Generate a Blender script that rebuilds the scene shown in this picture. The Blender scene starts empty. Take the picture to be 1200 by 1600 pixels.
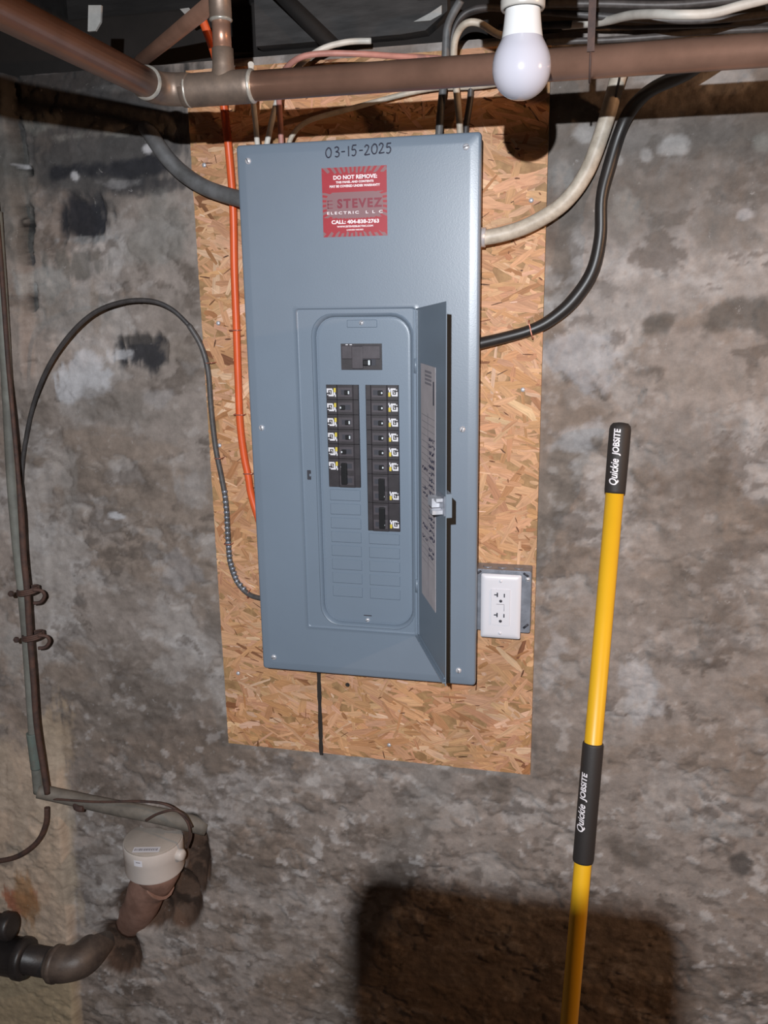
import bpy, math, random
import numpy as np
from mathutils import Vector, Matrix
random.seed(7)
PI = math.pi
S = bpy.context.scene
COL = S.collection

# ------------------------------------------------------------------ camera
F_PX = 1358.7
CAM = Vector((0.3703, -1.5217, 1.5659))
YAW, PITCH, ROLL = 0.2291, 0.2427, -0.0154
fw = Vector((-math.sin(YAW) * math.cos(PITCH), math.cos(YAW) * math.cos(PITCH), -math.sin(PITCH)))
r0 = fw.cross(Vector((0, 0, 1))).normalized()
u0 = r0.cross(fw)
RT = r0 * math.cos(ROLL) + u0 * math.sin(ROLL)
UP = -r0 * math.sin(ROLL) + u0 * math.cos(ROLL)
cam = bpy.data.cameras.new('camera')
cam.sensor_width = 36.0
cam.sensor_fit = 'AUTO'
cam.lens = 36.0 * F_PX / 1600.0
cam.clip_start = 0.02
co = bpy.data.objects.new('camera', cam)
COL.objects.link(co)
M4 = Matrix((RT, UP, -fw)).transposed().to_4x4()
M4.translation = CAM
co.matrix_world = M4
S.camera = co

# ------------------------------------------------------------------ world, lights, exposure
w = bpy.data.worlds.new('world')
S.world = w
w.use_nodes = True
bg = w.node_tree.nodes['Background']
bg.inputs[0].default_value = (0.62, 0.42, 0.30, 1)
bg.inputs[1].default_value = 0.05

def light(name, kind, loc, power, color, size, **kw):
    d = bpy.data.lights.new(name, kind)
    d.energy = power
    d.color = color
    d.shadow_soft_size = size
    for k, v in kw.items():
        setattr(d, k, v)
    o = bpy.data.objects.new(name, d)
    COL.objects.link(o)
    o.location = loc
    return o

# white torch held above and behind the phone that takes the picture
LIGHT_POS = Vector((0.355, -1.82, 1.741))
torch = light('torch_light', 'SPOT', LIGHT_POS, 165, (0.93, 0.96, 1.0), 0.006, spot_size=math.radians(102), spot_blend=0.9)
torch.rotation_euler = (Vector((0.10, 0, 0.92)) - LIGHT_POS).to_track_quat('-Z', 'Y').to_euler()
# warm bare lamp further along the cellar, to the right
light('cellar_lamp_light', 'POINT', (2.1, -0.85, 1.86), 62, (1.0, 0.56, 0.30), 0.035)

S.view_settings.view_transform = 'Standard'
S.view_settings.look = 'None'
S.view_settings.gamma = 1.0
S.view_settings.use_curve_mapping = False
S.view_settings.exposure = 0.0

# ------------------------------------------------------------------ geometry on real planes seen from the camera
def ray(px, py):
    return fw + RT * ((px - 600) / F_PX) - UP * ((py - 800) / F_PX)

def at(px, py, y):
    d = ray(px, py)
    return CAM + d * ((y - CAM.y) / d.y)

def at_z(px, py, z):
    d = ray(px, py)
    return CAM + d * ((z - CAM.z) / d.z)

FLOOR_Z = -0.32

def corner_x(z):
    return -0.737 + (z - 0.24) * 0.044

def at_left(px, py, off):           # off metres in front of the shallow pier at the left
    return at(px, py, -0.030 - off)

# ------------------------------------------------------------------ noise (numpy)
def vnoise(x, y, seed):
    rs = np.random.RandomState(seed)
    T = rs.rand(256, 256)
    xi = np.floor(x).astype(int); yi = np.floor(y).astype(int)
    fx = x - xi; fy = y - yi
    fx = fx * fx * (3 - 2 * fx); fy = fy * fy * (3 - 2 * fy)
    a = T[xi % 256, yi % 256]; b = T[(xi + 1) % 256, yi % 256]
    c = T[xi % 256, (yi + 1) % 256]; d = T[(xi + 1) % 256, (yi + 1) % 256]
    return (a * (1 - fx) + b * fx) * (1 - fy) + (c * (1 - fx) + d * fx) * fy

def fbm(x, y, f, seed, oc=5, g=0.55):
    s = 0; a = 1; t = 0
    for i in range(oc):
        s = s + a * vnoise(x * f + 13.7 * i, y * f + 7.1 * i, seed + i)
        t += a; a *= g; f *= 2.03
    return s / t

def sst(a, b, x):
    t = np.clip((x - a) / (b - a), 0, 1)
    return t * t * (3 - 2 * t)

# ------------------------------------------------------------------ mesh builder
class MB:
    def __init__(s):
        s.v = []; s.f = []; s.sm = []
    def add(s, vs, fs, smooth=False):
        n = len(s.v)
        s.v += [Vector(p) for p in vs]
        for f in fs:
            s.f.append(tuple(i + n for i in f)); s.sm.append(smooth)
        return s
    def box(s, x0, x1, y0, y1, z0, z1, bev=0.0):
        if bev <= 0:
            vs = [(x, y, z) for x in (x0, x1) for y in (y0, y1) for z in (z0, z1)]
            fs = [(0, 1, 3, 2), (4, 6, 7, 5), (0, 4, 5, 1), (2, 3, 7, 6), (0, 2, 6, 4), (1, 5, 7, 3)]
            return s.add(vs, fs)
        import bmesh
        bm = bmesh.new()
        bmesh.ops.create_cube(bm, size=1)
        for v in bm.verts:
            v.co = Vector(((x0 + x1) / 2 + v.co.x * (x1 - x0), (y0 + y1) / 2 + v.co.y * (y1 - y0), (z0 + z1) / 2 + v.co.z * (z1 - z0)))
        bmesh.ops.bevel(bm, geom=bm.edges[:], offset=bev, segments=2, affect='EDGES', profile=0.5)
        bm.verts.index_update()
        s.add([v.co.copy() for v in bm.verts], [[v.index for v in f.verts] for f in bm.faces])
        bm.free()
        return s
    def prism(s, pts, axis, a, b):          # outline pts (2d) extruded along axis from a to b
        def p3(p, h):
            if axis == 'y': return (p[0], h, p[1])
            if axis == 'z': return (p[0], p[1], h)
            return (h, p[0], p[1])
        n = len(pts)
        vs = [p3(p, a) for p in pts] + [p3(p, b) for p in pts]
        fs = [tuple(range(n)), tuple(range(2 * n - 1, n - 1, -1))] + [(i, i + n, (i + 1) % n + n, (i + 1) % n) for i in range(n)]
        return s.add(vs, fs)
    def tube(s, pts, r, seg=12, smooth_n=6, caps=True, spline=True, flat=1.0):
        P = [Vector(p) for p in pts]
        R = list(r) if hasattr(r, '__len__') else [r] * len(P)
        if spline and len(P) > 2:
            Q = []; RR = []
            for i in range(len(P) - 1):
                p0 = P[max(i - 1, 0)]; p1 = P[i]; p2 = P[i + 1]; p3 = P[min(i + 2, len(P) - 1)]
                for k in range(smooth_n):
                    t = k / smooth_n
                    Q.append(0.5 * ((2 * p1) + (p2 - p0) * t + (2 * p0 - 5 * p1 + 4 * p2 - p3) * t * t + (3 * p1 - p0 - 3 * p2 + p3) * t ** 3))
                    RR.append(R[i] * (1 - t) + R[i + 1] * t)
            Q.append(P[-1]); RR.append(R[-1])
            P, R = Q, RR
        n = len(P)
        T = []
        for i in range(n):
            T.append((P[min(i + 1, n - 1)] - P[max(i - 1, 0)]).normalized())
        ref = Vector((0, 1, 0)) if abs(T[0].y) < 0.9 else Vector((1, 0, 0))
        N = (ref - T[0] * ref.dot(T[0])).normalized()
        vs = []
        for i in range(n):
            N = (N - T[i] * N.dot(T[i])).normalized()
            B = T[i].cross(N)
            for k in range(seg):
                a = 2 * PI * k / seg
                vs.append(P[i] + N * (R[i] * math.cos(a) * flat) + B * (R[i] * math.sin(a)))
        fs = [(i * seg + k, i * seg + (k + 1) % seg, (i + 1) * seg + (k + 1) % seg, (i + 1) * seg + k) for i in range(n - 1) for k in range(seg)]
        s.add(vs, fs, True)
        if caps:
            m = len(s.v) - len(vs)
            s.f.append(tuple(m + k for k in range(seg - 1, -1, -1))); s.sm.append(False)
            s.f.append(tuple(m + (n - 1) * seg + k for k in range(seg))); s.sm.append(False)
        return s
    def lathe(s, prof, origin, axis=(0, 0, 1), seg=32, smooth=True):   # prof: (radius, height)
        o = Vector(origin); A = Vector(axis).normalized()
        ref = Vector((1, 0, 0)) if abs(A.x) < 0.9 else Vector((0, 1, 0))
        N = (ref - A * ref.dot(A)).normalized(); B = A.cross(N)
        vs = []
        for (r, h) in prof:
            for k in range(seg):
                a = 2 * PI * k / seg
                vs.append(o + A * h + (N * math.cos(a) + B * math.sin(a)) * max(r, 1e-5))
        fs = [(i * seg + k, i * seg + (k + 1) % seg, (i + 1) * seg + (k + 1) % seg, (i + 1) * seg + k) for i in range(len(prof) - 1) for k in range(seg)]
        return s.add(vs, fs, smooth)

ORG = {}
def obj(name, mb, m, parent=None, origin=None, label=None, autosmooth=None):
    o0 = ORG[parent.name] if parent else Vector(origin or (0, 0, 0))
    me = bpy.data.meshes.new(name)
    me.from_pydata([tuple(v - o0) for v in mb.v], [], mb.f)
    me.polygons.foreach_set('use_smooth', mb.sm)
    me.update()
    import bmesh
    bm = bmesh.new(); bm.from_mesh(me)
    bmesh.ops.recalc_face_normals(bm, faces=bm.faces[:])
    bm.to_mesh(me); bm.free()
    if autosmooth:
        me.polygons.foreach_set('use_smooth', [True] * len(me.polygons))
        me.set_sharp_from_angle(angle=math.radians(autosmooth))
    me.materials.append(m)
    o = bpy.data.objects.new(name, me)
    COL.objects.link(o)
    if parent:
        o.parent = parent
    else:
        o.location = o0
    ORG[o.name] = o0
    if label: o['label'] = label
    return o

def thing(name, label, cat, loc, group=None):
    o = bpy.data.objects.new(name, None)
    o.empty_display_size = 0.02
    COL.objects.link(o)
    o.location = loc
    ORG[o.name] = Vector(loc)
    o['label'] = label; o['category'] = cat
    if group: o['group'] = group
    return o

def tag(o, label, cat, group=None):
    o['label'] = label; o['category'] = cat
    if group: o['group'] = group
    return o

def struct(o):
    o['kind'] = 'structure'
    return o

# ------------------------------------------------------------------ materials
def s2l(c):
    return tuple((x / 12.92 if x <= 0.04045 else ((x + 0.055) / 1.055) ** 2.4) for x in c)

def rgb(r, g, b):
    return s2l((r / 255, g / 255, b / 255))

def mat(name, col, rough=0.5, metal=0.0, spec=0.5, var=0.0, vscale=20.0, col2=None, bump=0.0, bscale=200.0, coat=0.0, stretch=None):
    m = bpy.data.materials.new(name)
    m.use_nodes = True
    nt = m.node_tree
    b = nt.nodes['Principled BSDF']
    b.inputs['Base Color'].default_value = (*col, 1)
    b.inputs['Roughness'].default_value = rough
    b.inputs['Metallic'].default_value = metal
    b.inputs['Specular IOR Level'].default_value = spec
    b.inputs['Coat Weight'].default_value = coat
    tc = nt.nodes.new('ShaderNodeTexCoord')
    src = tc.outputs['Object']
    if stretch:
        mp = nt.nodes.new('ShaderNodeMapping')
        mp.inputs['Scale'].default_value = stretch
        nt.links.new(src, mp.inputs[0]); src = mp.outputs[0]
    if var > 0 or col2:
        n = nt.nodes.new('ShaderNodeTexNoise')
        n.inputs['Scale'].default_value = vscale
        n.inputs['Detail'].default_value = 6
        n.inputs['Roughness'].default_value = 0.6
        nt.links.new(src, n.inputs['Vector'])
        r = nt.nodes.new('ShaderNodeValToRGB')
        r.color_ramp.elements[0].position = 0.36; r.color_ramp.elements[1].position = 0.66
        c2 = col2 or tuple(x * (1 - var) for x in col)
        r.color_ramp.elements[0].color = (*c2, 1); r.color_ramp.elements[1].color = (*col, 1)
        nt.links.new(n.outputs['Fac'], r.inputs[0])
        nt.links.new(r.outputs[0], b.inputs['Base Color'])
    if bump > 0:
        n2 = nt.nodes.new('ShaderNodeTexNoise')
        n2.inputs['Scale'].default_value = bscale
        n2.inputs['Detail'].default_value = 4
        nt.links.new(src, n2.inputs['Vector'])
        bp = nt.nodes.new('ShaderNodeBump')
        bp.inputs['Strength'].default_value = bump
        bp.inputs['Distance'].default_value = 0.002
        nt.links.new(n2.outputs['Fac'], bp.inputs['Height'])
        nt.links.new(bp.outputs[0], b.inputs['Normal'])
    return m

def mat_attr(name, attr, rough, fine_scale=0, fine_amt=0.0, bump=0.0, bscale=150.0, specks=False, spec=0.3, grain=None):
    m = bpy.data.materials.new(name)
    m.use_nodes = True
    nt = m.node_tree; N = nt.nodes; L = nt.links
    b = N['Principled BSDF']
    b.inputs['Roughness'].default_value = rough
    b.inputs['Specular IOR Level'].default_value = spec
    a = N.new('ShaderNodeAttribute'); a.attribute_name = attr
    out = a.outputs['Color']
    tc = N.new('ShaderNodeTexCoord'); src = tc.outputs['Object']
    if fine_amt > 0:
        n = N.new('ShaderNodeTexNoise'); n.inputs['Scale'].default_value = fine_scale; n.inputs['Detail'].default_value = 7; n.inputs['Roughness'].default_value = 0.68
        L.new(src, n.inputs['Vector'])
        mr = N.new('ShaderNodeMapRange')
        mr.inputs[1].default_value = 0.3; mr.inputs[2].default_value = 0.7
        mr.inputs[3].default_value = 1 - fine_amt; mr.inputs[4].default_value = 1 + fine_amt
        L.new(n.outputs['Fac'], mr.inputs[0])
        mx = N.new('ShaderNodeMix'); mx.data_type = 'RGBA'; mx.blend_type = 'MULTIPLY'; mx.inputs[0].default_value = 1
        L.new(out, mx.inputs[6]); L.new(mr.outputs[0], mx.inputs[7])
        out = mx.outputs[2]
    if specks:
        n = N.new('ShaderNodeTexNoise'); n.inputs['Scale'].default_value = 55; n.inputs['Detail'].default_value = 6; n.inputs['Roughness'].default_value = 0.75
        L.new(src, n.inputs['Vector'])
        r = N.new('ShaderNodeValToRGB'); r.color_ramp.elements[0].position = 0.63; r.color_ramp.elements[1].position = 0.72
        r.color_ramp.elements[1].color = (0.55, 0.55, 0.55, 1)
        L.new(n.outputs['Fac'], r.inputs[0])
        mx = N.new('ShaderNodeMix'); mx.data_type = 'RGBA'
        L.new(r.outputs[0], mx.inputs[0]); L.new(out, mx.inputs[6]); mx.inputs[7].default_value = (0.40, 0.38, 0.37, 1)
        out = mx.outputs[2]
    L.new(out, b.inputs['Base Color'])
    if bump > 0:
        n2 = N.new('ShaderNodeTexNoise'); n2.inputs['Scale'].default_value = bscale; n2.inputs['Detail'].default_value = 6; n2.inputs['Roughness'].default_value = 0.65
        if grain:
            mp = N.new('ShaderNodeMapping'); mp.inputs['Scale'].default_value = grain
            L.new(src, mp.inputs[0]); L.new(mp.outputs[0], n2.inputs['Vector'])
        else:
            L.new(src, n2.inputs['Vector'])
        bp = N.new('ShaderNodeBump'); bp.inputs['Strength'].default_value = bump; bp.inputs['Distance'].default_value = 0.003
        L.new(n2.outputs['Fac'], bp.inputs['Height']); L.new(bp.outputs[0], b.inputs['Normal'])
    return m

MT = {}
MT['panel'] = mat('grey_enamel', (0.166, 0.206, 0.258), 0.36, 0.0, 0.65, var=0.05, vscale=6, bump=0.05, bscale=500)
MT['panel_dim'] = mat('grey_enamel_door', (0.165, 0.205, 0.250), 0.35, 0.0, 0.5, var=0.05, vscale=6)
MT['steel'] = mat('zinc_steel', (0.66, 0.66, 0.70), 0.34, 0.35, var=0.25, vscale=80)
MT['galv'] = mat('galvanised_steel', (0.30, 0.32, 0.37), 0.40, 0.45, var=0.3, vscale=60)
MT['black_plastic'] = mat('black_plastic', (0.022, 0.020, 0.022), 0.45, var=0.3, vscale=90)
MT['breaker'] = mat('breaker_plastic', (0.040, 0.034, 0.038), 0.42, var=0.3, vscale=60)
MT['breaker_mid'] = mat('breaker_face', (0.075, 0.064, 0.072), 0.40, var=0.25, vscale=60)
MT['nub'] = mat('toggle_black', (0.010, 0.010, 0.011), 0.35)
MT['tip'] = mat('toggle_print', (0.62, 0.66, 0.68), 0.4)
MT['mark'] = mat('white_print', (0.66, 0.64, 0.66), 0.5)
MT['yellow_print'] = mat('yellow_print', (0.62, 0.48, 0.05), 0.5)
MT['paper'] = mat('paper', (0.50, 0.45, 0.46), 0.6, var=0.12, vscale=40)
MT['ink'] = mat('black_ink', (0.012, 0.012, 0.03), 0.5)
MT['print_grey'] = mat('grey_print', (0.22, 0.2, 0.22), 0.6)
MT['sticker_red'] = mat('sticker_red', (0.34, 0.020, 0.032), 0.45, var=0.08, vscale=60)
MT['sticker_grey'] = mat('sticker_ray', (0.22, 0.115, 0.125), 0.45)
MT['sticker_dark'] = mat('sticker_dark_red', (0.20, 0.022, 0.040), 0.45)
MT['sticker_white'] = mat('sticker_white', (0.80, 0.74, 0.76), 0.5)
MT['outlet'] = mat('white_plastic', (0.66, 0.65, 0.69), 0.30, var=0.02, vscale=30)
MT['slot'] = mat('dark_slot', (0.03, 0.03, 0.04), 0.6)
MT['bulb'] = mat('frosted_dome', (0.40, 0.39, 0.44), 0.16, coat=0.3)
MT['bulb_neck'] = mat('white_neck', (0.56, 0.56, 0.56), 0.35)
MT['porcelain'] = mat('porcelain', (0.42, 0.40, 0.37), 0.3, var=0.1, vscale=40)
MT['copper'] = mat('aged_copper', (0.37, 0.205, 0.145), 0.36, 0.55, var=0.35, vscale=14, col2=(0.27, 0.150, 0.105), bump=0.08, bscale=120)
MT['fitting'] = mat('tarnished_fitting', (0.27, 0.20, 0.155), 0.5, 0.6, col2=(0.15, 0.115, 0.095), vscale=25, bump=0.1, bscale=120)
MT['solder'] = mat('solder', (0.55, 0.51, 0.45), 0.35, 0.5, var=0.3, vscale=90)
MT['orange'] = mat('orange_jacket', (0.72, 0.105, 0.025), 0.42, var=0.12, vscale=30)
MT['beige'] = mat('beige_jacket', (0.52, 0.46, 0.38), 0.5, col2=(0.36, 0.31, 0.25), vscale=60, bump=0.1, bscale=200)
MT['white_jacket'] = mat('white_jacket', (0.66, 0.62, 0.56), 0.5, var=0.2, vscale=40)
MT['pink_jacket'] = mat('faded_red_jacket', (0.50, 0.23, 0.19), 0.5, var=0.25, vscale=40)
MT['black_jacket'] = mat('black_jacket', (0.022, 0.019, 0.018), 0.42, var=0.3, vscale=40)
MT['grey_jacket'] = mat('grey_jacket', (0.135, 0.135, 0.138), 0.55, col2=(0.075, 0.073, 0.072), vscale=30, bump=0.1, bscale=100)
MT['armour'] = mat('armoured_cable_dark', (0.055, 0.05, 0.05), 0.5, var=0.4, vscale=60)
MT['armour_grey'] = mat('armoured_cable_grey', (0.10, 0.092, 0.09), 0.5, 0.1, var=0.35, vscale=90)
MT['staple'] = mat('copper_staple', (0.55, 0.22, 0.16), 0.35, 0.6)
MT['yellow'] = mat('yellow_paint', (0.76, 0.42, 0.014), 0.42, coat=0.0, var=0.05, vscale=12)
MT['foam'] = mat('black_grip', (0.024, 0.020, 0.019), 0.62, bump=0.15, bscale=600)
MT['conduit'] = mat('grey_green_paint', (0.19, 0.19, 0.165), 0.65, col2=(0.11, 0.106, 0.092), vscale=18, bump=0.2, bscale=80)
MT['teal'] = mat('verdigris', (0.115, 0.15, 0.13), 0.75, col2=(0.11, 0.112, 0.098), vscale=40)
MT['rust'] = mat('rusty_iron', (0.085, 0.042, 0.030), 0.75, col2=(0.035, 0.022, 0.020), vscale=40, bump=0.3, bscale=150)
MT['conduit2'] = mat('dusty_conduit', (0.17, 0.15, 0.125), 0.7, col2=(0.10, 0.088, 0.075), vscale=22, bump=0.2, bscale=90)
MT['iron'] = mat('black_iron', (0.026, 0.022, 0.022), 0.45, col2=(0.014, 0.012, 0.012), vscale=20, bump=0.3, bscale=70)
MT['iron_elbow'] = mat('dusty_iron_elbow', (0.105, 0.078, 0.062), 0.5, col2=(0.045, 0.033, 0.028), vscale=22, bump=0.3, bscale=80)
MT['bronze'] = mat('old_bronze', (0.30, 0.175, 0.135), 0.65, 0.1, col2=(0.19, 0.105, 0.078), vscale=25, bump=0.2, bscale=80)
MT['meter'] = mat('off_white_plastic', (0.56, 0.50, 0.46), 0.5, var=0.08, vscale=20)
MT['meter_top'] = mat('dusty_lid', (0.43, 0.38, 0.335), 0.6, col2=(0.33, 0.29, 0.255), vscale=12)
MT['old_wood'] = mat('sooty_timber', (0.022, 0.019, 0.018), 0.85, col2=(0.010, 0.008, 0.0075), vscale=9, stretch=(1, 6, 6), bump=0.4, bscale=40)
MT['plank'] = mat('grey_board', (0.046, 0.044, 0.044), 0.8, col2=(0.020, 0.019, 0.019), vscale=7, stretch=(1.5, 6, 8), bump=0.3, bscale=40)
MT['dark_wood'] = mat('dark_timber', (0.014, 0.011, 0.010), 0.9, col2=(0.006, 0.005, 0.0045), vscale=9, bump=0.4, bscale=40)
MT['floor'] = mat('cellar_floor', (0.13, 0.11, 0.095), 0.85, col2=(0.075, 0.062, 0.052), vscale=5, bump=0.4, bscale=60)
MT['marker'] = mat('marker_line', (0.022, 0.016, 0.013), 0.8)
MT['tag'] = mat('white_tag', (0.36, 0.355, 0.34), 0.55, var=0.25, vscale=40)
MT['case'] = mat('phone_case', (0.02, 0.02, 0.022), 0.4)
MT['wall'] = mat_attr('old_parging', 'tone', 0.88, 34, 0.22, bump=0.45, bscale=95, specks=True)
MT['plaster'] = mat_attr('left_plaster', 'tone', 0.85, 22, 0.16, bump=0.4, bscale=60)
MT['rubble'] = mat('mortar_lump', (0.115, 0.075, 0.052), 0.9, col2=(0.05, 0.032, 0.024), vscale=40, bump=0.5, bscale=120)

def grid_mesh(name, X, Y3, Z, tone, m):
    # X, Y3, Z : 2-d arrays of coordinates
    ny, nx = X.shape
    me = bpy.data.meshes.new(name)
    nv = nx * ny
    co_ = np.stack([X, Y3, Z], -1).reshape(-1, 3).astype(np.float32)
    i = np.arange((ny - 1) * (nx - 1)); rr = i // (nx - 1); cc = i % (nx - 1)
    a = rr * nx + cc
    q = np.stack([a, a + 1, a + nx + 1, a + nx], -1).astype(np.int32)
    me.vertices.add(nv); me.vertices.foreach_set('co', co_.ravel())
    me.loops.add(q.size); me.loops.foreach_set('vertex_index', q.ravel())
    me.polygons.add(len(q)); me.polygons.foreach_set('loop_start', np.arange(0, q.size, 4, dtype=np.int32))
    me.polygons.foreach_set('use_smooth', np.ones(len(q), bool))
    me.update(calc_edges=True)
    ca = me.color_attributes.new('tone', 'FLOAT_COLOR', 'POINT')
    rgba = np.concatenate([tone.reshape(-1, 3), np.ones((nv, 1))], 1).astype(np.float32)
    ca.data.foreach_set('color', rgba.ravel())
    me.materials.append(m)
    o = bpy.data.objects.new(name, me)
    COL.objects.link(o)
    ORG[o.name] = Vector((0, 0, 0))
    return o

def mixc(c, d, t):
    return c * (1 - t[..., None]) + np.array(d) * t[..., None]

def blob(X, Z, px, py, rx, ry, seed, rag=0.5, y=0.0, soft=0.25):
    c = at(px, py, y); k = 0.00108 * (1 + max(0, (py - 800)) / 2600)
    wx = WARP_A + 0.0; wz = WARP_B + 0.0
    sx = (seed * 37) % 97; 
    wx = np.roll(WARP_A, (sx, sx * 3), (0, 1)); wz = np.roll(WARP_B, (sx * 2, sx), (0, 1))
    d = np.sqrt(((X - c.x) / (rx * k) + wx * rag * 5) ** 2 + ((Z - c.z) / (ry * k) + wz * rag * 5) ** 2)
    return 1 - sst(1 - soft, 1 + soft, d)

# ------------------------------------------------------------------ back wall
def build_back_wall():
    xs = np.concatenate([np.linspace(-1.1, -0.96, 8)[:-1], np.arange(-0.96, 0.80, 0.0036), np.linspace(0.80, 2.6, 90)])
    zs = np.concatenate([np.linspace(FLOOR_Z - 0.01, -0.19, 8)[:-1], np.arange(-0.19, 1.962, 0.0036), [1.962]])
    X, Z = np.meshgrid(xs, zs)
    global WARP_A, WARP_B
    WARP_A = fbm(X, Z, 13, 301, 6, 0.62) - 0.5; WARP_B = fbm(X, Z, 13, 351, 6, 0.62) - 0.5
    A = fbm(X * 0.8, Z * 1.15, 3.2, 11, 6); B = fbm(X * 0.8, Z * 1.2, 9.0, 21, 5, 0.6); Cn = fbm(X, Z * 1.3, 28, 31, 4, 0.6)
    D = fbm(X * 0.7, Z * 1.4, 5.0, 41, 6, 0.6); E_ = fbm(X, Z, 60, 51, 3)
    wX = X * 0.85 + 0.05 * WARP_A; wZ = Z * 1.2 + 0.05 * WARP_B
    G1 = fbm(wX, wZ, 4.0, 401, 6, 0.6); G2 = fbm(wX, wZ, 8.5, 421, 6, 0.62); G3 = fbm(wX, wZ, 17, 441, 5, 0.62); G4 = fbm(wX * 0.8, wZ * 1.3, 6, 461, 6, 0.62)
    tone = np.ones(X.shape + (3,)) * np.array((0.245, 0.207, 0.184))
    tone = mixc(tone, (0.175, 0.144, 0.124), sst(0.46, 0.60, G1) * 0.65)
    tone = mixc(tone, (0.200, 0.152, 0.120), sst(0.51, 0.62, G4) * 0.6)
    tone = mixc(tone, (0.310, 0.280, 0.262), sst(0.50, 0.60, G2) * 0.65)
    tone = mixc(tone, (0.125, 0.100, 0.084), sst(0.545, 0.62, 0.5 * G3 + 0.5 * G1) * 0.55)
    tone = mixc(tone, (0.36, 0.335, 0.325), sst(0.56, 0.63, 0.5 * G3 + 0.5 * G2) * 0.5)
    tone = mixc(tone, (0.105, 0.083, 0.070), sst(0.61, 0.68, G3) * 0.6)
    crack = (1 - sst(0.0, 0.005, np.abs(G4 - 0.46))) * sst(0.54, 0.60, G3)
    tone = mixc(tone, (0.095, 0.076, 0.064), crack * 0.6)
    low = 1 - sst(0.35, 0.95, Z)
    tone = mixc(tone, (0.42, 0.395, 0.385), sst(0.61, 0.68, 0.6 * Cn + 0.4 * E_) * (0.2 + 0.4 * low))
    tone = mixc(tone, (0.110, 0.086, 0.072), sst(0.58, 0.68, fbm(X, Z * 1.5, 45, 481, 3)) * (0.15 + 0.4 * low))
    tone *= (0.86 + 0.28 * E_)[..., None]
    rel = 0.007 * (fbm(X, Z * 1.2, 4, 71, 4) - 0.5) + 0.007 * (B - 0.5) + 0.005 * (Cn - 0.5) + 0.003 * (E_ - 0.5)
    rel -= 0.0025 * sst(0.52, 0.55, G2) - 0.002 * sst(0.555, 0.58, 0.5 * G3 + 0.5 * G1) + 0.0025 * crack
    # shallow pier at the left, with a crumbled edge towards the ceiling
    edge = X + 0.030 * WARP_A * (0.3 + sst(1.35, 1.6, Z)) - corner_x(Z)
    dep = 0.006 + 0.022 * sst(1.30, 1.45, Z) + 0.014 * (1 - sst(0.45, 0.65, Z))
    rel = rel + dep * (1 - sst(-0.007, 0.007, edge))
    gap = sst(-0.001, 0.003, edge) * (1 - sst(0.008, 0.016, edge)) * sst(1.50, 1.56, Z) * sst(0.40, 0.48, G3)
    tone = mixc(tone, (0.018, 0.017, 0.018), gap * 0.95); rel = rel - 0.012 * gap  # shade of the gap beside the edge painted into the tone
    pier = 1 - sst(-0.006, 0.012, edge)
    def stain_and_shade(px, py, rx, ry, c, amt, seed, rag=0.5, soft=0.3, dep=0.0):
        nonlocal tone, rel
        b = blob(X, Z, px, py, rx, ry, seed, rag, soft=soft)
        tone = mixc(tone, c, b * amt); rel = rel - dep * b
    SOOT_AND_SHADE = (0.020, 0.020, 0.024); DK = (0.062, 0.054, 0.050); LT = (0.30, 0.285, 0.275); WH = (0.42, 0.41, 0.42); BR = (0.115, 0.080, 0.058); BG = (0.36, 0.27, 0.19)
    # old smooth grey strip below the ceiling, right
    stain_and_shade(1050, 230, 240, 110, (0.105, 0.092, 0.082), 0.7, 201, 0.25, 0.5)
    stain_and_shade(1000, 330, 150, 50, (0.105, 0.092, 0.082), 0.5, 202, 0.3, 0.5)
    stain_and_shade(1055, 232, 18, 14, LT, 0.9, 203, 0.5, 0.2); stain_and_shade(1010, 243, 9, 10, LT, 0.8, 204); stain_and_shade(912, 208, 14, 16, LT, 0.8, 205)
    stain_and_shade(965, 248, 8, 7, LT, 0.7, 206); stain_and_shade(876, 285, 18, 22, (0.22, 0.21, 0.2), 0.8, 207); stain_and_shade(970, 330, 16, 26, (0.21, 0.195, 0.18), 0.8, 208)
    stain_and_shade(1130, 118, 42, 18, LT, 0.8, 209); stain_and_shade(1020, 122, 26, 12, LT, 0.7, 210); stain_and_shade(1190, 220, 14, 12, (0.2, .19, .17), 0.7, 211)
    stain_and_shade(1130, 355, 45, 32, (0.15, 0.13, 0.115), 0.6, 212, 0.4, 0.2, 0.002); stain_and_shade(1165, 335, 14, 8, WH, 0.6, 213)
    stain_and_shade(1165, 500, 50, 26, (0.075, 0.064, 0.055), 0.75, 214); stain_and_shade(1030, 505, 24, 17, (0.095, 0.082, 0.072), 0.8, 215)
    stain_and_shade(900, 560, 40, 34, (0.33, 0.32, 0.33), 0.6, 216, 0.9); stain_and_shade(960, 470, 130, 26, (0.24, 0.215, 0.20), 0.5, 217, 0.5)
    stain_and_shade(1090, 600, 90, 20, (0.21, 0.175, 0.15), 0.4, 218, 0.5); stain_and_shade(890, 690, 35, 24, WH, 0.4, 219, 0.8); stain_and_shade(1060, 700, 60, 60, (0.19, 0.165, 0.15), 0.5, 220)
    stain_and_shade(1080, 760, 70, 26, (0.12, 0.092, 0.075), 0.6, 221); stain_and_shade(1150, 860, 50, 14, (0.1, 0.08, 0.068), 0.6, 222)
    stain_and_shade(1000, 1060, 24, 36, WH, 0.5, 223, 0.8); stain_and_shade(860, 1020, 16, 40, WH, 0.35, 224, 0.8); stain_and_shade(1110, 1290, 45, 18, LT, 0.6, 225, 0.8); stain_and_shade(1160, 1350, 16, 16, DK, 0.8, 226)
    stain_and_shade(985, 1325, 40, 22, (0.10, 0.082, 0.07), 0.7, 227, 0.6); stain_and_shade(770, 1230, 30, 18, (0.1, .08, .066), 0.6, 228)
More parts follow.
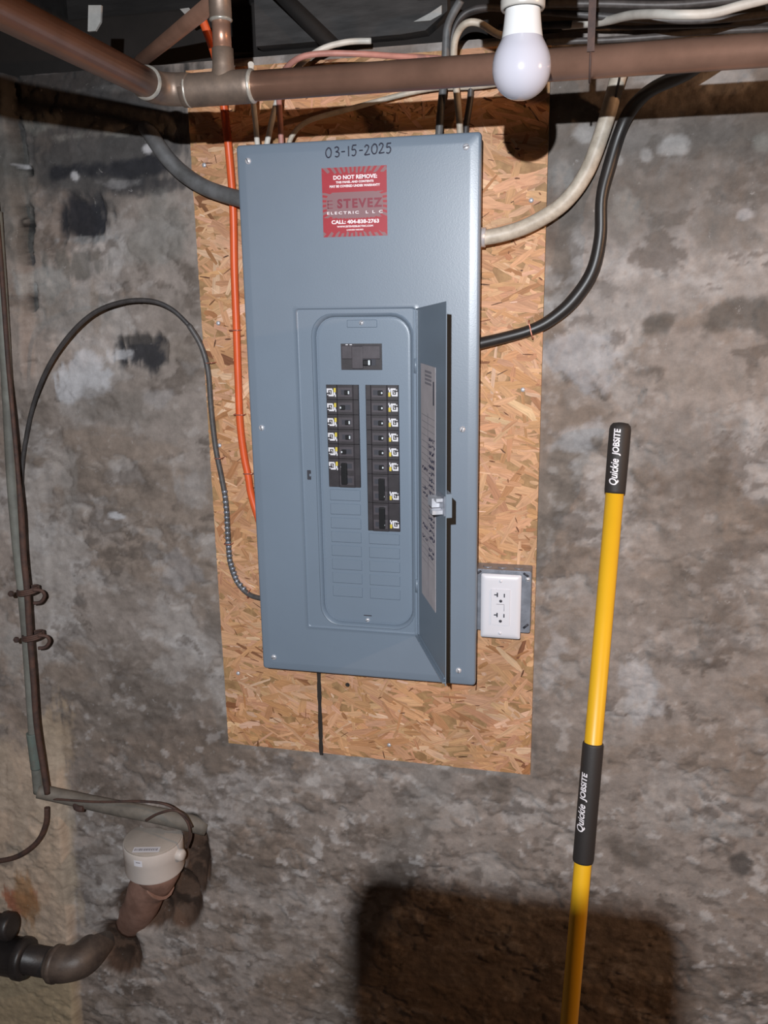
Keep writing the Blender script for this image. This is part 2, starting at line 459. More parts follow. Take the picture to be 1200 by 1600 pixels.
    # top left: soot, broken parging, and shade painted into the tone
    stain_and_shade(110, 140, 215, 62, (0.034, 0.032, 0.032), 0.95, 199, 0.22, 0.35); stain_and_shade(190, 138, 60, 6, (0.12, 0.115, 0.112), 0.7, 198, 0.4); stain_and_shade(70, 112, 40, 5, (0.11, 0.10, 0.10), 0.7, 197, 0.4)  # pipe's shadow darkened into the tone, lit stone edges painted pale
    stain_and_shade(165, 235, 165, 78, (0.055, 0.053, 0.053), 0.92, 230, 0.3, 0.4); stain_and_shade(20, 300, 40, 130, (0.10, 0.098, 0.09), 0.6, 229, 0.3, 0.4)
    stain_and_shade(190, 268, 105, 19, SOOT_AND_SHADE, 0.95, 231, 0.5); stain_and_shade(128, 342, 44, 36, SOOT_AND_SHADE, 1.0, 232, 0.3, 0.35, 0.010); stain_and_shade(235, 290, 60, 16, SOOT_AND_SHADE, 0.7, 233, 0.6)  # soot bands, and a shallow hole whose shade is painted in
    stain_and_shade(200, 210, 70, 10, (0.19, 0.18, 0.165), 0.8, 234, 0.6); stain_and_shade(60, 190, 40, 16, (0.17, 0.165, 0.15), 0.8, 235); stain_and_shade(180, 285, 50, 8, (0.2, 0.19, 0.19), 0.7, 236, 0.6)
    stain_and_shade(228, 234, 10, 7, WH, 0.9, 237, 0.4); stain_and_shade(120, 276, 7, 7, WH, 0.8, 238, 0.4); stain_and_shade(40, 258, 9, 4, WH, 0.8, 239); stain_and_shade(130, 372, 40, 7, (0.24, .24, .24), 0.7, 240)
    stain_and_shade(46, 262, 6, 8, (0.01, 0.01, 0.01), 1, 241, 0.5, 0.2, 0.012); stain_and_shade(47, 345, 5, 26, (0.012, 0.011, 0.011), 1, 242, 0.8, 0.2, 0.012); stain_and_shade(50, 395, 4, 16, SOOT_AND_SHADE, .9, 243, .8, .2, .01)  # gaps along the crumbled edge, their shade painted in
    stain_and_shade(250, 370, 60, 50, (0.175, 0.165, 0.15), 0.6, 244, 0.4, 0.3, -0.004); stain_and_shade(120, 410, 60, 24, (0.1, 0.095, 0.085), 0.7, 245)
    stain_and_shade(70, 440, 34, 30, (0.27, 0.265, 0.255), 0.7, 246, 0.7); stain_and_shade(110, 490, 70, 40, (0.16, 0.155, 0.145), 0.5, 247)
    stain_and_shade(222, 545, 46, 31, SOOT_AND_SHADE, 0.95, 248, 0.45, 0.25, 0.006); stain_and_shade(215, 530, 30, 8, DK, 0.8, 249); stain_and_shade(128, 592, 54, 38, (0.40, 0.39, 0.40), 0.9, 250, 0.45, 0.2, -0.001)
    stain_and_shade(185, 560, 20, 12, WH, 0.6, 251, 0.8); stain_and_shade(190, 640, 90, 36, (0.13, 0.112, 0.098), 0.6, 252, 0.5); stain_and_shade(285, 545, 40, 30, (0.2, 0.165, 0.14), 0.6, 253); stain_and_shade(150, 500, 10, 40, (0.19, .15, .12), .5, 254)
    stain_and_shade(250, 620, 40, 14, (.27, .25, .245), .5, 255); stain_and_shade(300, 760, 40, 40, (0.26, 0.24, 0.23), 0.5, 256); stain_and_shade(185, 803, 16, 8, WH, 0.9, 257); stain_and_shade(280, 900, 50, 50, (.25, .235, .235), .5, 258, .8)
    stain_and_shade(110, 760, 14, 70, (.21, .19, .175), .5, 259); stain_and_shade(330, 975, 20, 40, (.1, .085, .075), .5, 260)
    # warm plaster next to the corner, lower left
    stain_and_shade(88, 1160, 38, 75, BG, 0.75, 270, 0.35, 0.25); stain_and_shade(90, 1300, 30, 190, (0.36, 0.29, 0.215), 0.75, 271, 0.2, 0.3); stain_and_shade(80, 1560, 36, 70, (0.32, 0.28, 0.205), 0.8, 272, 0.2, 0.3)
    stain_and_shade(128, 1420, 9, 50, (0.33, 0.27, 0.215), 0.8, 273, 0.4); stain_and_shade(70, 1390, 20, 24, (0.25, 0.12, 0.06), 0.8, 274); stain_and_shade(60, 1450, 16, 16, (0.28, 0.16, 0.06), 0.7, 275)
    stain_and_shade(160, 1590, 80, 40, (0.16, 0.13, 0.105), 0.5, 276); stain_and_shade(92, 1305, 5, 4, DK, 0.8, 277)
    stain_and_shade(700, 1540, 380, 110, (0.150, 0.112, 0.085), 0.5, 278, 0.3, 0.6)  # broad soft brown patch along the bottom of the wall
    # beige limewash on the foot of the pier
    lime = pier * (1 - sst(0.58, 0.66, Z + 0.25 * WARP_A))
    tone = mixc(tone, (0.40, 0.31, 0.235), lime * 0.85)
    tone = mixc(tone, (0.31, 0.25, 0.16), lime * (1 - sst(0.02, 0.12, Z + 0.2 * WARP_B)) * 0.8)
    stain_and_shade(35, 1395, 34, 26, (0.26, 0.075, 0.03), 0.8, 281, 0.5); stain_and_shade(52, 1400, 26, 46, (0.27, 0.15, 0.07), 0.8, 282, 0.4); stain_and_shade(40, 1480, 30, 20, (0.24, 0.14, 0.05), 0.8, 283, 0.4)
    stain_and_shade(40, 1320, 40, 12, (0.2, 0.17, 0.14), 0.6, 284, 0.5); stain_and_shade(14, 1340, 24, 8, (0.12, 0.1, 0.085), 0.7, 285, 0.5); stain_and_shade(20, 1030, 16, 60, (0.24, 0.225, 0.21), 0.6, 286, 0.3)
    # knocked-out hole round the water meter
    h = np.maximum.reduce([blob(X, Z, 303, 1335, 24, 62, 290, 0.12, soft=0.4), blob(X, Z, 280, 1400, 34, 46, 291, 0.12, soft=0.4),
                           blob(X, Z, 225, 1420, 55, 36, 292, 0.12, soft=0.4), blob(X, Z, 182, 1480, 40, 44, 293, 0.12, soft=0.4), blob(X, Z, 245, 1360, 50, 60, 294, 0.12, soft=0.4)])
    h2 = np.maximum.reduce([blob(X, Z, 305, 1338, 29, 70, 290, 0.14, soft=0.1), blob(X, Z, 280, 1402, 40, 54, 291, 0.14, soft=0.1),
                            blob(X, Z, 225, 1422, 60, 38, 292, 0.14, soft=0.1), blob(X, Z, 186, 1484, 42, 50, 293, 0.14, soft=0.1), h])
    tone = mixc(tone, (0.080, 0.045, 0.029), h2 * 0.95)  # brown dirt with the hole's shade put into the colour
    tone *= (1 - 0.6 * h * sst(0.45, 0.6, fbm(X, Z, 40, 295, 4)))[..., None]
    rel = rel * (1 - h) - 0.030 * h * (0.6 + 0.8 * fbm(X, Z, 14, 296, 2))
    # flattened where the strand board is fixed
    bm_ = sst(-0.330, -0.320, X) * (1 - sst(0.299, 0.309, X)) * sst(0.665, 0.676, Z)
    rel = rel * (1 - bm_) - 0.0015 * bm_
    Y = -rel
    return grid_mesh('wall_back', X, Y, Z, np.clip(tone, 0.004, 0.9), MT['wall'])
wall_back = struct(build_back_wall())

def build_left_wall():
    ys = np.concatenate([np.arange(0.012, -0.5, -0.01), np.linspace(-0.5, -2.6, 40)])
    zs = np.arange(FLOOR_Z, 1.99, 0.012)
    Yg, Z = np.meshgrid(ys, zs)
    A = fbm(Yg, Z, 5, 111, 5); B = fbm(Yg, Z, 16, 121, 5)
    t = np.ones(Yg.shape + (3,)) * np.array((0.19, 0.165, 0.15))
    t = mixc(t, (0.27, 0.245, 0.23), sst(0.45, 0.6, A))
    t *= (0.85 + 0.3 * B)[..., None]
    X = -1.02 + 0.008 * (A - 0.5) + 0.006 * (B - 0.5)
    return grid_mesh('wall_left', X, Yg, Z, np.clip(t, 0.004, 0.9), MT['plaster'])
wall_left = struct(build_left_wall())

floor = struct(obj('floor', MB().box(-1.1, 2.6, -2.6, 0.1, FLOOR_Z - 0.05, FLOOR_Z), MT['floor']))

# ------------------------------------------------------------------ ceiling timbers
ceiling = bpy.data.objects.new('ceiling', None); COL.objects.link(ceiling); ceiling['kind'] = 'structure'; ORG['ceiling'] = Vector((0, 0, 0))
for i in range(14):
    y1 = 0.30 - i * 0.2
    obj('floorboard', MB().box(-1.1, 2.6, y1 - 0.196, y1, 2.245 + 0.002 * (i % 2), 2.27), MT['dark_wood'], ceiling)
for x in (-0.62, -0.225, 0.165, 0.60, 1.0, 1.4, 1.8, 2.2):
    obj('joist', MB().box(x - 0.022, x + 0.022, -2.4, 0.10, 2.045, 2.243, 0.003), MT['old_wood'], ceiling)
sill = struct(obj('trim_1', MB().box(-1.0, 2.6, 0.012, 0.16, 1.955, 2.05, 0.004), MT['dark_wood']))
rim = struct(obj('trim_2', MB().box(-1.0, 2.6, 0.10, 0.16, 2.05, 2.243), MT['old_wood']))

# grey board nailed along the sill between two joists
bmid = MB().prism([(-0.185, 1.972), (0.06, 1.972), (0.10, 1.975), (0.135, 2.0), (0.135, 2.09), (-0.185, 2.09)], 'y', -0.022, 0.010)
tag(obj('sill_board', bmid, MT['plank'], origin=(0, 0, 1.97)), 'dark grey old board above the top edge of the strand board', 'board')
p0 = at(425, -20, -0.03); p1 = at(520, 72, -0.03)
tag(obj('wooden_strap', MB().tube([p0, p1], 0.013, 4, spline=False), MT['dark_wood'], origin=p1), 'dark wooden strip crossing the grey ceiling board diagonally', 'strip')

# ------------------------------------------------------------------ strand board
BX0, BX1, BZ0, BZ1 = -0.318, 0.2965, 0.678, 1.946
def build_board():
    t = thing('strand_board', 'tall oriented strand board sheet fixed to the wall behind the grey electrical panel', 'board', (0, -0.006, BZ0))
    core = MB().box(BX0, BX1, -0.0125, 0.0005, BZ0, BZ1)
    obj('core', core, mat('strand_core', (0.40, 0.235, 0.105), 0.7, col2=(0.26, 0.14, 0.06), vscale=60, bump=0.3, bscale=200), t)
    rs = random.Random(5)
    vs = []; fs = []; cols = []; uvs = []
    pal = [((0.53, 0.300, 0.160), 9), ((0.50, 0.275, 0.140), 9), ((0.45, 0.238, 0.114), 6), ((0.565, 0.340, 0.192), 5), ((0.36, 0.172, 0.076), 1.6), ((0.62, 0.41, 0.255), 1.3), ((0.22, 0.095, 0.042), 0.4)]
    pc = [p[0] for p in pal]; pw = [p[1] for p in pal]
    N = 4200; ND = 420
    for i in range(N + ND):
        cx = rs.uniform(BX0, BX1); cz = rs.uniform(BZ0, BZ1)
        L = rs.choice([rs.uniform(0.015, 0.04), rs.uniform(0.03, 0.07), rs.uniform(0.05, 0.12)])
        W = min(L * 0.5, rs.uniform(0.005, 0.022))
        if i > N * 0.78:
            L *= 0.55; W *= 0.6
        if i >= N:
            L = rs.uniform(0.004, 0.020); W = rs.uniform(0.0012, 0.0035)
        a = rs.gauss(-0.12, 0.42) if rs.random() < 0.7 else rs.uniform(0, PI)
        ca, sa = math.cos(a), math.sin(a)
        y = -0.0126 - 0.0014 * i / N
        m = rs.randint(2, 3)
        top = []; bot = []
        for k in range(m + 1):
            u = -L / 2 + L * k / m
            top.append((u + rs.uniform(-.1, .1) * L / m, W / 2 * rs.uniform(0.65, 1.1) * (0.55 if k in (0, m) else 1)))
            bot.append((u + rs.uniform(-.1, .1) * L / m, -W / 2 * rs.uniform(0.65, 1.1) * (0.55 if k in (0, m) else 1)))
        poly = bot + top[::-1]
        n0 = len(vs)
        tilt = rs.uniform(-0.0004, 0.0004)
        ru, rv = rs.uniform(0, 50), rs.uniform(0, 50)
        for (u, v) in poly:
            uvs.append((u + ru, v + rv))
            x = cx + u * ca - v * sa; z = cz + u * sa + v * ca
            vs.append((min(max(x, BX0), BX1), y + tilt * u / L, min(max(z, BZ0), BZ1)))
        fs.append(tuple(range(n0, n0 + len(poly))))
        c = rs.choices(pc, pw)[0]; b = rs.uniform(0.86, 1.12)
        if i >= N: c = rs.choice([(0.16, 0.068, 0.030), (0.22, 0.10, 0.045), (0.10, 0.045, 0.022), (0.70, 0.50, 0.34)])
        cols.append((c[0] * b, c[1] * b * rs.uniform(0.92, 1.01), c[2] * b * rs.uniform(0.9, 1.1)))
    me = bpy.data.meshes.new('strand')
    o0 = ORG[t.name]
    me.from_pydata([tuple(Vector(v) - o0) for v in vs], [], fs)
    ca_ = me.color_attributes.new('tone', 'FLOAT_COLOR', 'CORNER')
    arr = []
    for f, c in zip(fs, cols):
        arr += [c[0], c[1], c[2], 1.0] * len(f)
    ca_.data.foreach_set('color', arr)
    ul = me.uv_layers.new(name='fibre')
    ul.data.foreach_set('uv', [c for uv in uvs for c in uv])
    wm = mat_attr('wood_strand', 'tone', 0.62, 1.0, 0.28, bump=0.3, bscale=1.0, spec=0.3)
    nt = wm.node_tree
    uvn = nt.nodes.new('ShaderNodeUVMap'); uvn.uv_map = 'fibre'
    mp = nt.nodes.new('ShaderNodeMapping'); mp.inputs['Scale'].default_value = (28, 330, 1)
    nt.links.new(uvn.outputs[0], mp.inputs[0])
    for n in nt.nodes:
        if n.type == 'TEX_NOISE': nt.links.new(mp.outputs[0], n.inputs['Vector'])
    me.materials.append(wm)
    o = bpy.data.objects.new('strand', me); COL.objects.link(o); o.parent = t; o['kind'] = 'stuff'
    # screws
    for (px, py) in [(319, 258), (830, 313), (817, 609), (343, 696), (608, 1164), (341, 505), (372, 1052)]:
        c = at(px, py, -0.0145)
        s = obj('screw', MB().lathe([(0, 0.0025), (0.002, 0.0024), (0.0038, 0.0012), (0.0042, -0.001), (0, -0.001)], c, (0, -1, 0), 12), MT['steel'], t)
    c = at(543, 1070, -0.0146)
    obj('knot_hole', MB().lathe([(0.0045, 0.0), (0.0042, 0.0006), (0.002, -0.0005), (0, -0.001)], c, (0, -1, 0), 12), MT['marker'], t)
    a = at(497, 1020, -0.0147); b = at(502, 1180, -0.0147)
    ln = MB(); n = 26; pts = []
    for k in range(n + 1):
        p = a.lerp(b, k / n); pts.append(p)
    wv = [0.0030 + 0.0018 * rs.random() for _ in pts]
    ln.add([p + Vector((s * w_, 0, 0)) for p, w_ in zip(pts, wv) for s in (-1, 1)], [(2 * k, 2 * k + 1, 2 * k + 3, 2 * k + 2) for k in range(n)])
    obj('marker_line', ln, MT['marker'], t, label='black vertical line drawn below the panel')
build_board()

# ------------------------------------------------------------------ text helper (built-in font -> mesh)
def text_mb(body, size, width=None, bold=0.0, shear=0.0, spacing=1.0):
    c = bpy.data.curves.new('txt', 'FONT')
    c.body = body; c.size = size; c.align_x = 'CENTER'; c.align_y = 'CENTER'
    c.offset = bold; c.shear = shear; c.space_character = spacing; c.resolution_u = 3
    o = bpy.data.objects.new('txt', c); COL.objects.link(o)
    dg = bpy.context.evaluated_depsgraph_get()
    me = o.evaluated_get(dg).to_mesh()
    vs = [v.co.copy() for v in me.vertices]; fs = [tuple(p.vertices) for p in me.polygons]
    o.evaluated_get(dg).to_mesh_clear()
    bpy.data.objects.remove(o); bpy.data.curves.remove(c)
    if width and vs:
        x0 = min(v.x for v in vs); x1 = max(v.x for v in vs); k = width / (x1 - x0); xm = (x0 + x1) / 2
        for v in vs: v.x = (v.x - xm) * k
    return vs, fs

def text_xz(mb, body, cx, cz, y, size, **kw):
    vs, fs = text_mb(body, size, **kw)
    mb.add([(cx + v.x, y, cz + v.y) for v in vs], fs)
    return mb

# ------------------------------------------------------------------ panel
PW, PH, PZ = 0.3995 / 2, 0.9171 / 2, 1.35
YF = -0.1
def rrect(x0, x1, z0, z1, r, n=6):
    pts = []
    for (cx, cz, a0) in ((x1 - r, z1 - r, 0), (x0 + r, z1 - r, 90), (x0 + r, z0 + r, 180), (x1 - r, z0 + r, 270)):
        for k in range(n + 1):
            a = math.radians(a0 + 90 * k / n)
            pts.append((cx + r * math.cos(a), cz + r * math.sin(a)))
    return pts

def rings(mb, rs, smooth=False, cap=False):
    n = len(rs[0][0])
    vs = []
    for (pts, y) in rs:
        vs += [(p[0], y, p[1]) for p in pts]
    fs = [(i * n + k, i * n + (k + 1) % n, (i + 1) * n + (k + 1) % n, (i + 1) * n + k) for i in range(len(rs) - 1) for k in range(n)]
    if cap: fs.append(tuple((len(rs) - 1) * n + k for k in range(n)))
    return mb.add(vs, fs, smooth)

def screw(parent, x, y, z, r=0.0052, name='screw'):
    mb = MB().lathe([(r, 0.0), (r, 0.0008), (r * 0.85, 0.0022), (r * 0.5, 0.003), (0, 0.0033)], (x, y, z), (0, -1, 0), 16)
    s = obj(name, mb, MT['steel'], parent)
    a = random.uniform(0, PI)
    d = Vector((math.cos(a), 0, math.sin(a))) * r * 0.75; e = Vector((-math.sin(a), 0, math.cos(a))) * r * 0.13
    c = Vector((x, y - 0.0035, z))
    sl = MB().add([c - d - e, c + d - e, c + d + e, c - d + e], [(0, 1, 2, 3)])
    obj('screw_slot', sl, MT['slot'], s)
    return s

panel = thing('electrical_panel', 'large grey steel electrical panel with an open door on the strand board', 'panel', (0, -0.055, PZ - PH))
def build_panel():
    t = panel
    obj('box', MB().box(-0.186, 0.186, YF + 0.010, -0.0146, PZ - PH + 0.012, PZ + PH - 0.012, 0.002), MT['panel'], t)
    mb = MB()
    O = lambda e, r: rrect(-PW + e, PW - e, PZ - PH + e, PZ + PH - e, r)
    wx0, wx1, wz0, wz1 = -0.1085, 0.0975, 0.981, 1.5495
    Wl = lambda e, r: rrect(wx0 + e, wx1 - e, wz0 + e, wz1 - e, r)
    ox0, ox1, oz0, oz1 = -0.0785, 0.0885, 0.992, 1.5365
    Op = lambda e, r: rrect(ox0 + e, ox1 - e, oz0 + e, oz1 - e, r)
    rings(mb, [(O(0.0, 0.006), YF + 0.014), (O(0.0, 0.006), YF + 0.0070), (O(0.0006, 0.006), YF + 0.0040), (O(0.0020, 0.006), YF + 0.0026), (O(0.0036, 0.006), YF + 0.00205), (O(0.0048, 0.007), YF + 0.00180), (O(0.0148, 0.009), YF + 0.0001), (O(0.0160, 0.010), YF), (O(0.0180, 0.010), YF), (Wl(-0.005, 0.006), YF),
               (Wl(-0.001, 0.006), YF), (Wl(0.001, 0.005), YF - 0.001), (Wl(0.0020, 0.005), YF + 0.0012), (Wl(0.0030, 0.005), YF + 0.002), (Wl(0.0036, 0.006), YF + 0.002), (Op(-0.0046, 0.037), YF + 0.002),
               (Op(-0.0040, 0.037), YF + 0.002), (Op(-0.0024, 0.036), YF + 0.0005), (Op(0.0, 0.034), YF + 0.002), (Op(0.002, 0.033), YF + 0.006), (Op(0.0028, 0.033), YF + 0.013)])
    obj('cover', mb, MT['panel'], t, autosmooth=38)
    # dead front
    df = MB()
    YD = YF + 0.0095
    rings(df, [(Op(0.0012, 0.0328), YD + 0.006), (Op(0.0030, 0.032), YD + 0.001), (Op(0.0042, 0.031), YD + 0.0002), (Op(0.0055, 0.030), YD), (Op(0.0085, 0.028), YD), (Op(0.03, 0.02), YD)], cap=True)
    d = obj('dead_front', df, MT['panel'], t, autosmooth=40)
    # embossed screw tab at the top
    rings(tb := MB(), [(rrect(-0.022, 0.030, 1.5165, 1.5295, 0.002), YD), (rrect(-0.021, 0.029, 1.5175, 1.5285, 0.002), YD - 0.0012)], cap=True)
    obj('screw_tab', tb, MT['panel'], d)
    screw(d, 0.0035, YD - 0.0012, 1.5245, 0.0042); screw(d, 0.0035, YD, 1.0, 0.0040)
    rings(sl := MB(), [(rrect(-0.004, 0.011, 1.0075, 1.0095, 0.0009), YD - 0.0004), (rrect(-0.0035, 0.0105, 1.008, 1.009, 0.0005), YD - 0.0002)], cap=True)
    obj('tab_slot', sl, MT['slot'], d)
    # blank knock-outs
    for colx, top in (((-0.0605, -0.0045), 1.2425), ((0.0085, 0.0645), 1.1660)):
        z = top - 0.0254
        while z > 1.035:
            k = MB()
            rings(k, [(rrect(colx[0], colx[1], z + 0.002, z + 0.0234, 0.001), YD + 0.0005), (rrect(colx[0] + 0.0012, colx[1] - 0.0012, z + 0.0038, z + 0.0216, 0.001), YD - 0.0015)], cap=True)
            obj('knockout', k, MT['panel'], d)
            z -= 0.0254
    for (x, z) in [(-0.179, 1.783), (0.177, 1.787), (-0.178, 1.347), (0.174, 1.351), (-0.176, 0.917), (0.170, 0.920)]:
        screw(t, x, YF, z)
    # latch keeper slot in the door recess
    c = at(483, 742, YF)
    rings(sl := MB(), [(rrect(c.x - 0.0035, c.x + 0.0035, c.z - 0.0085, c.z + 0.0085, 0.0008), YF - 0.0004), (rrect(c.x - 0.0028, c.x + 0.0028, c.z - 0.008, c.z + 0.008, 0.0005), YF - 0.0003)], cap=True)
    obj('latch_slot', sl, MT['slot'], t)
    rings(sl := MB(), [(rrect(c.x + 0.0005, c.x + 0.0045, c.z - 0.0025, c.z + 0.002, 0.0008), YF - 0.0006), (rrect(c.x + 0.001, c.x + 0.004, c.z - 0.002, c.z + 0.0015, 0.0005), YF - 0.0007)], cap=True)
    obj('latch_tab', sl, MT['panel'], t)
    # date written by hand
    def stroke(mb, pts, x, z, sc):
        mb.tube([(x + p[0] * sc, YF - 0.0002, z + p[1] * sc) for p in pts], 0.0011, 6, 5, flat=0.4)
    D0 = [[(0.3, 1), (0.05, 0.75), (0.0, 0.35), (0.2, 0.02), (0.5, 0.12), (0.62, 0.55), (0.5, 0.92), (0.3, 1.0), (0.22, 0.95)]]
    D3 = [[(0.05, 0.88), (0.3, 1.0), (0.5, 0.85), (0.42, 0.6), (0.2, 0.5), (0.48, 0.42), (0.55, 0.18), (0.35, -0.02), (0.08, 0.05)]]
    DH = [[(0.0, 0.5), (0.2, 0.51), (0.42, 0.52)]]
    D1 = [[(0.12, 1.02), (0.12, 0.5), (0.12, 0.0)]]
    D5 = [[(0.12, 1.0), (0.10, 0.8), (0.08, 0.58), (0.35, 0.62), (0.5, 0.4), (0.42, 0.1), (0.2, -0.02), (0.02, 0.08)], [(0.12, 1.0), (0.3, 1.0), (0.55, 1.02)]]
    D2 = [[(0.02, 0.78), (0.22, 1.0), (0.45, 0.88), (0.42, 0.6), (0.2, 0.25), (0.02, 0.02), (0.3, 0.02), (0.6, 0.06)]]
    hw = MB(); sc = 0.0145
    seq = [(D0, 0.0), (D3, 0.95), (DH, 1.75), (D1, 2.45), (D5, 2.9), (DH, 3.75), (D2, 4.35), (D0, 5.15), (D2, 5.95), (D5, 6.75)]
    x0 = -0.047; kx = (0.060 - x0) / 7.35
    for dgt, ox in seq:
        for st in dgt:
            stroke(hw, st, x0 + ox * kx, 1.7825 + random.uniform(-0.0008, 0.0008) + ox * 0.0002, sc)
    obj('handwritten_date', hw, MT['ink'], t, label='handwritten date 03-15-2025 in black marker')
    # sticker
    sx0, sx1, sz0, sz1 = -0.055, 0.0515, 1.6610, 1.7665
    ys = YF - 0.0004
    st = obj('sticker', MB().box(sx0, sx1, ys, YF + 0.0002, sz0, sz1), MT['sticker_red'], t, label='red contractor sticker with grey rays and white lettering')
    cx, cz = (sx0 + sx1) / 2, (sz0 + sz1) / 2 + 0.001
    ry = MB(); nray = 44
    def edge(a):
        dx, dz = math.cos(a), math.sin(a)
        k = min(((sx1 - cx) if dx > 0 else (sx0 - cx)) / dx if abs(dx) > 1e-6 else 9, ((sz1 - cz) if dz > 0 else (sz0 - cz)) / dz if abs(dz) > 1e-6 else 9)
        return Vector((cx + dx * k, ys - 0.0001, cz + dz * k))
    for k in range(nray):
        a = 2 * PI * k / nray
        a2 = a + PI / nray * 1.05
        ry.add([(cx, ys - 0.0001, cz), edge(a), edge(a2)], [(0, 1, 2)])
    obj('ray_print', ry, MT['sticker_grey'], st)
    md = MB(); zc0, zc1 = sz0 + 0.0285, sz1 - 0.0365
    n = 20; vs = []
    for k in range(n):
        a = 2 * PI * k / n
        vs.append((cx + 0.047 * math.copysign(abs(math.cos(a)) ** 0.45, math.cos(a)), ys - 0.00015, (zc0 + zc1) / 2 + (zc1 - zc0) / 2 * math.copysign(abs(math.sin(a)) ** 0.45, math.sin(a))))
    md.add(vs, [tuple(range(n))])
    obj('grey_field', md, MT['sticker_grey'], st)
    bd = MB()
    for (za, zb) in ((sz1 - 0.0375, sz1 - 0.0085), (sz0 + 0.0065, sz0 + 0.030)):
        n = 24; vs = []
        for k in range(n + 1):
            x = sx0 + (sx1 - sx0) * k / n
            zz = 0.0022 * math.cos(2 * PI * k / 3)
            inner = 0.0025 * (1 - ((k / n - .5) * 2) ** 2)
            lo, hi = za, zb
            if za > cz: lo = za + inner * 0; hi = zb + zz
            else: lo = za + zz; hi = zb - inner
            vs += [(x, ys - 0.0002, lo), (x, ys - 0.0002, hi)]
        bd.add(vs, [(2 * k, 2 * k + 2, 2 * k + 3, 2 * k + 1) for k in range(n)])
    obj('red_band', bd, MT['sticker_red'], st)
    yt = ys - 0.0004; m_ = cx
    tx = MB()
    text_xz(tx, 'DO NOT REMOVE:', m_ + 0.002, sz1 - 0.0155, yt, 0.0082, width=0.072, bold=0.00028)
    obj('warning_lettering', tx, MT['sticker_white'], st)
    tx = MB()
    text_xz(tx, 'THIS PANEL AND CONTENTS', m_ + 0.001, sz1 - 0.0225, yt, 0.0044, width=0.062, bold=0.00018)
    text_xz(tx, 'MAY BE COVERED UNDER WARRANTY', m_ + 0.001, sz1 - 0.0285, yt, 0.0048, width=0.083, bold=0.0002)
    obj('small_lettering', tx, MT['sticker_white'], st)
    tx = MB()
    text_xz(tx, 'ELECTRIC  L L C', m_, sz0 + 0.0365, yt, 0.0058, width=0.092, bold=0.0001, spacing=1.4)
    obj('trade_lettering', tx, MT['sticker_white'], st)
    tx = MB()
    text_xz(tx, 'CALL: 404-838-2763', m_ + 0.0005, sz0 + 0.0225, yt, 0.0078, width=0.079, bold=0.00028)
    obj('telephone_lettering', tx, MT['sticker_white'], st)
    tx = MB()
    text_xz(tx, 'WWW.ESTEVEZELECTRIC.COM', m_, sz0 + 0.0155, yt, 0.0036, width=0.060, bold=0.00014)
    text_xz(tx, 'LICENSED INSURED', m_, sz0 + 0.0102, yt, 0.0026, width=0.028, bold=0.0001)
    obj('web_lettering', tx, MT['sticker_white'], st)
    tx = MB()
    text_xz(tx, 'STEVEZ', m_ + 0.0085, sz0 + 0.0500, yt, 0.0185, width=0.0745, bold=0.0008, spacing=1.25)
    # the first letter is drawn as three bars with corner brackets
    for z in (0.0445, 0.0500, 0.0555):
        tx.box(sx0 + 0.0085, sx0 + 0.017, yt, yt + 0.0002, sz0 + z - 0.0006, sz0 + z + 0.0006)
    tx.box(sx0 + 0.0085, sx0 + 0.0097, yt, yt + 0.0002, sz0 + 0.0440, sz0 + 0.0560)
    obj('name_lettering', tx, MT['sticker_dark'], st)
    # open door
    O0 = Vector((0.0965, YF - 0.001, 0)); ux = Vector((0.0795, -0.186, 0)); wd = ux.length; ux = ux / wd
    nin = Vector((ux.y, -ux.x, 0))         # towards the left: the inner face
    dz0, dz1 = 0.977, 1.5545
    P = lambda u, n, z: O0 + ux * u + nin * n + Vector((0, 0, z))
    def dbox(mb, u0, u1, n0, n1, z0, z1):
        vs = [P(u, n, z) for u in (u0, u1) for n in (n0, n1) for z in (z0, z1)]
        return mb.add(vs, [(0, 1, 3, 2), (4, 6, 7, 5), (0, 4, 5, 1), (2, 3, 7, 6), (0, 2, 6, 4), (1, 5, 7, 3)])
    dm = MB()
    dbox(dm, 0.0, wd, -0.0012, 0.0, dz0, dz1)
    for v in dm.v:                       # the door hangs a little out of square
        f_ = min(max((v - O0).dot(ux) / wd, 0), 1)
        if v.z > 1.3: v.z = 1.5465 + 0.0120 * f_
        else: v.z = 0.9830 - 0.0060 * f_
    door = obj('door', dm, MT['panel_dim'], t)
    rm = MB()
    dbox(rm, 0.004, wd, 0.0, 0.005, dz0 + 0.005, dz0 + 0.0064)
    dbox(rm, 0.0, 0.0016, 0.0, 0.004, dz0 + 0.008, dz1 - 0.010)
    # pressed step along the lower and hinge edges
    dbox(rm, 0.012, wd - 0.004, 0.0, 0.0016, dz0 + 0.010, dz0 + 0.0125); dbox(rm, 0.012, 0.0145, 0.0, 0.0016, dz0 + 0.010, dz1 - 0.01)
    obj('door_flange', rm, MT['panel'], door)
    for z in (1.455, 1.075):
        obj('hinge', MB().tube([O0 + Vector((0, -0.002, z - 0.012)), O0 + Vector((0, -0.002, z + 0.012))], 0.0028, 10, spline=False), MT['panel'], door)
    # circuit directory
    def on_door(px, py):
        d_ = ray(px, py); n = nin
        return (O0 - CAM).dot(n) / d_.dot(n)
    def uv(px, py):
        t_ = on_door(px, py); p = CAM + ray(px, py) * t_
        return ((p - O0).dot(ux), p.z)
    u0, za = uv(658, 570); u1, zb = uv(681, 958)
    zt = uv(670, 571)[1]; zb = uv(659, 925)[1]
    lb = MB(); dbox(lb, u0, u1, 0.0002, 0.0006, zb, zt)
    lab = obj('directory_label', lb, MT['paper'], door, label='printed paper circuit directory inside the door')
    rs = random.Random(3); ik = MB(); gp = MB()
    wu = u1 - u0
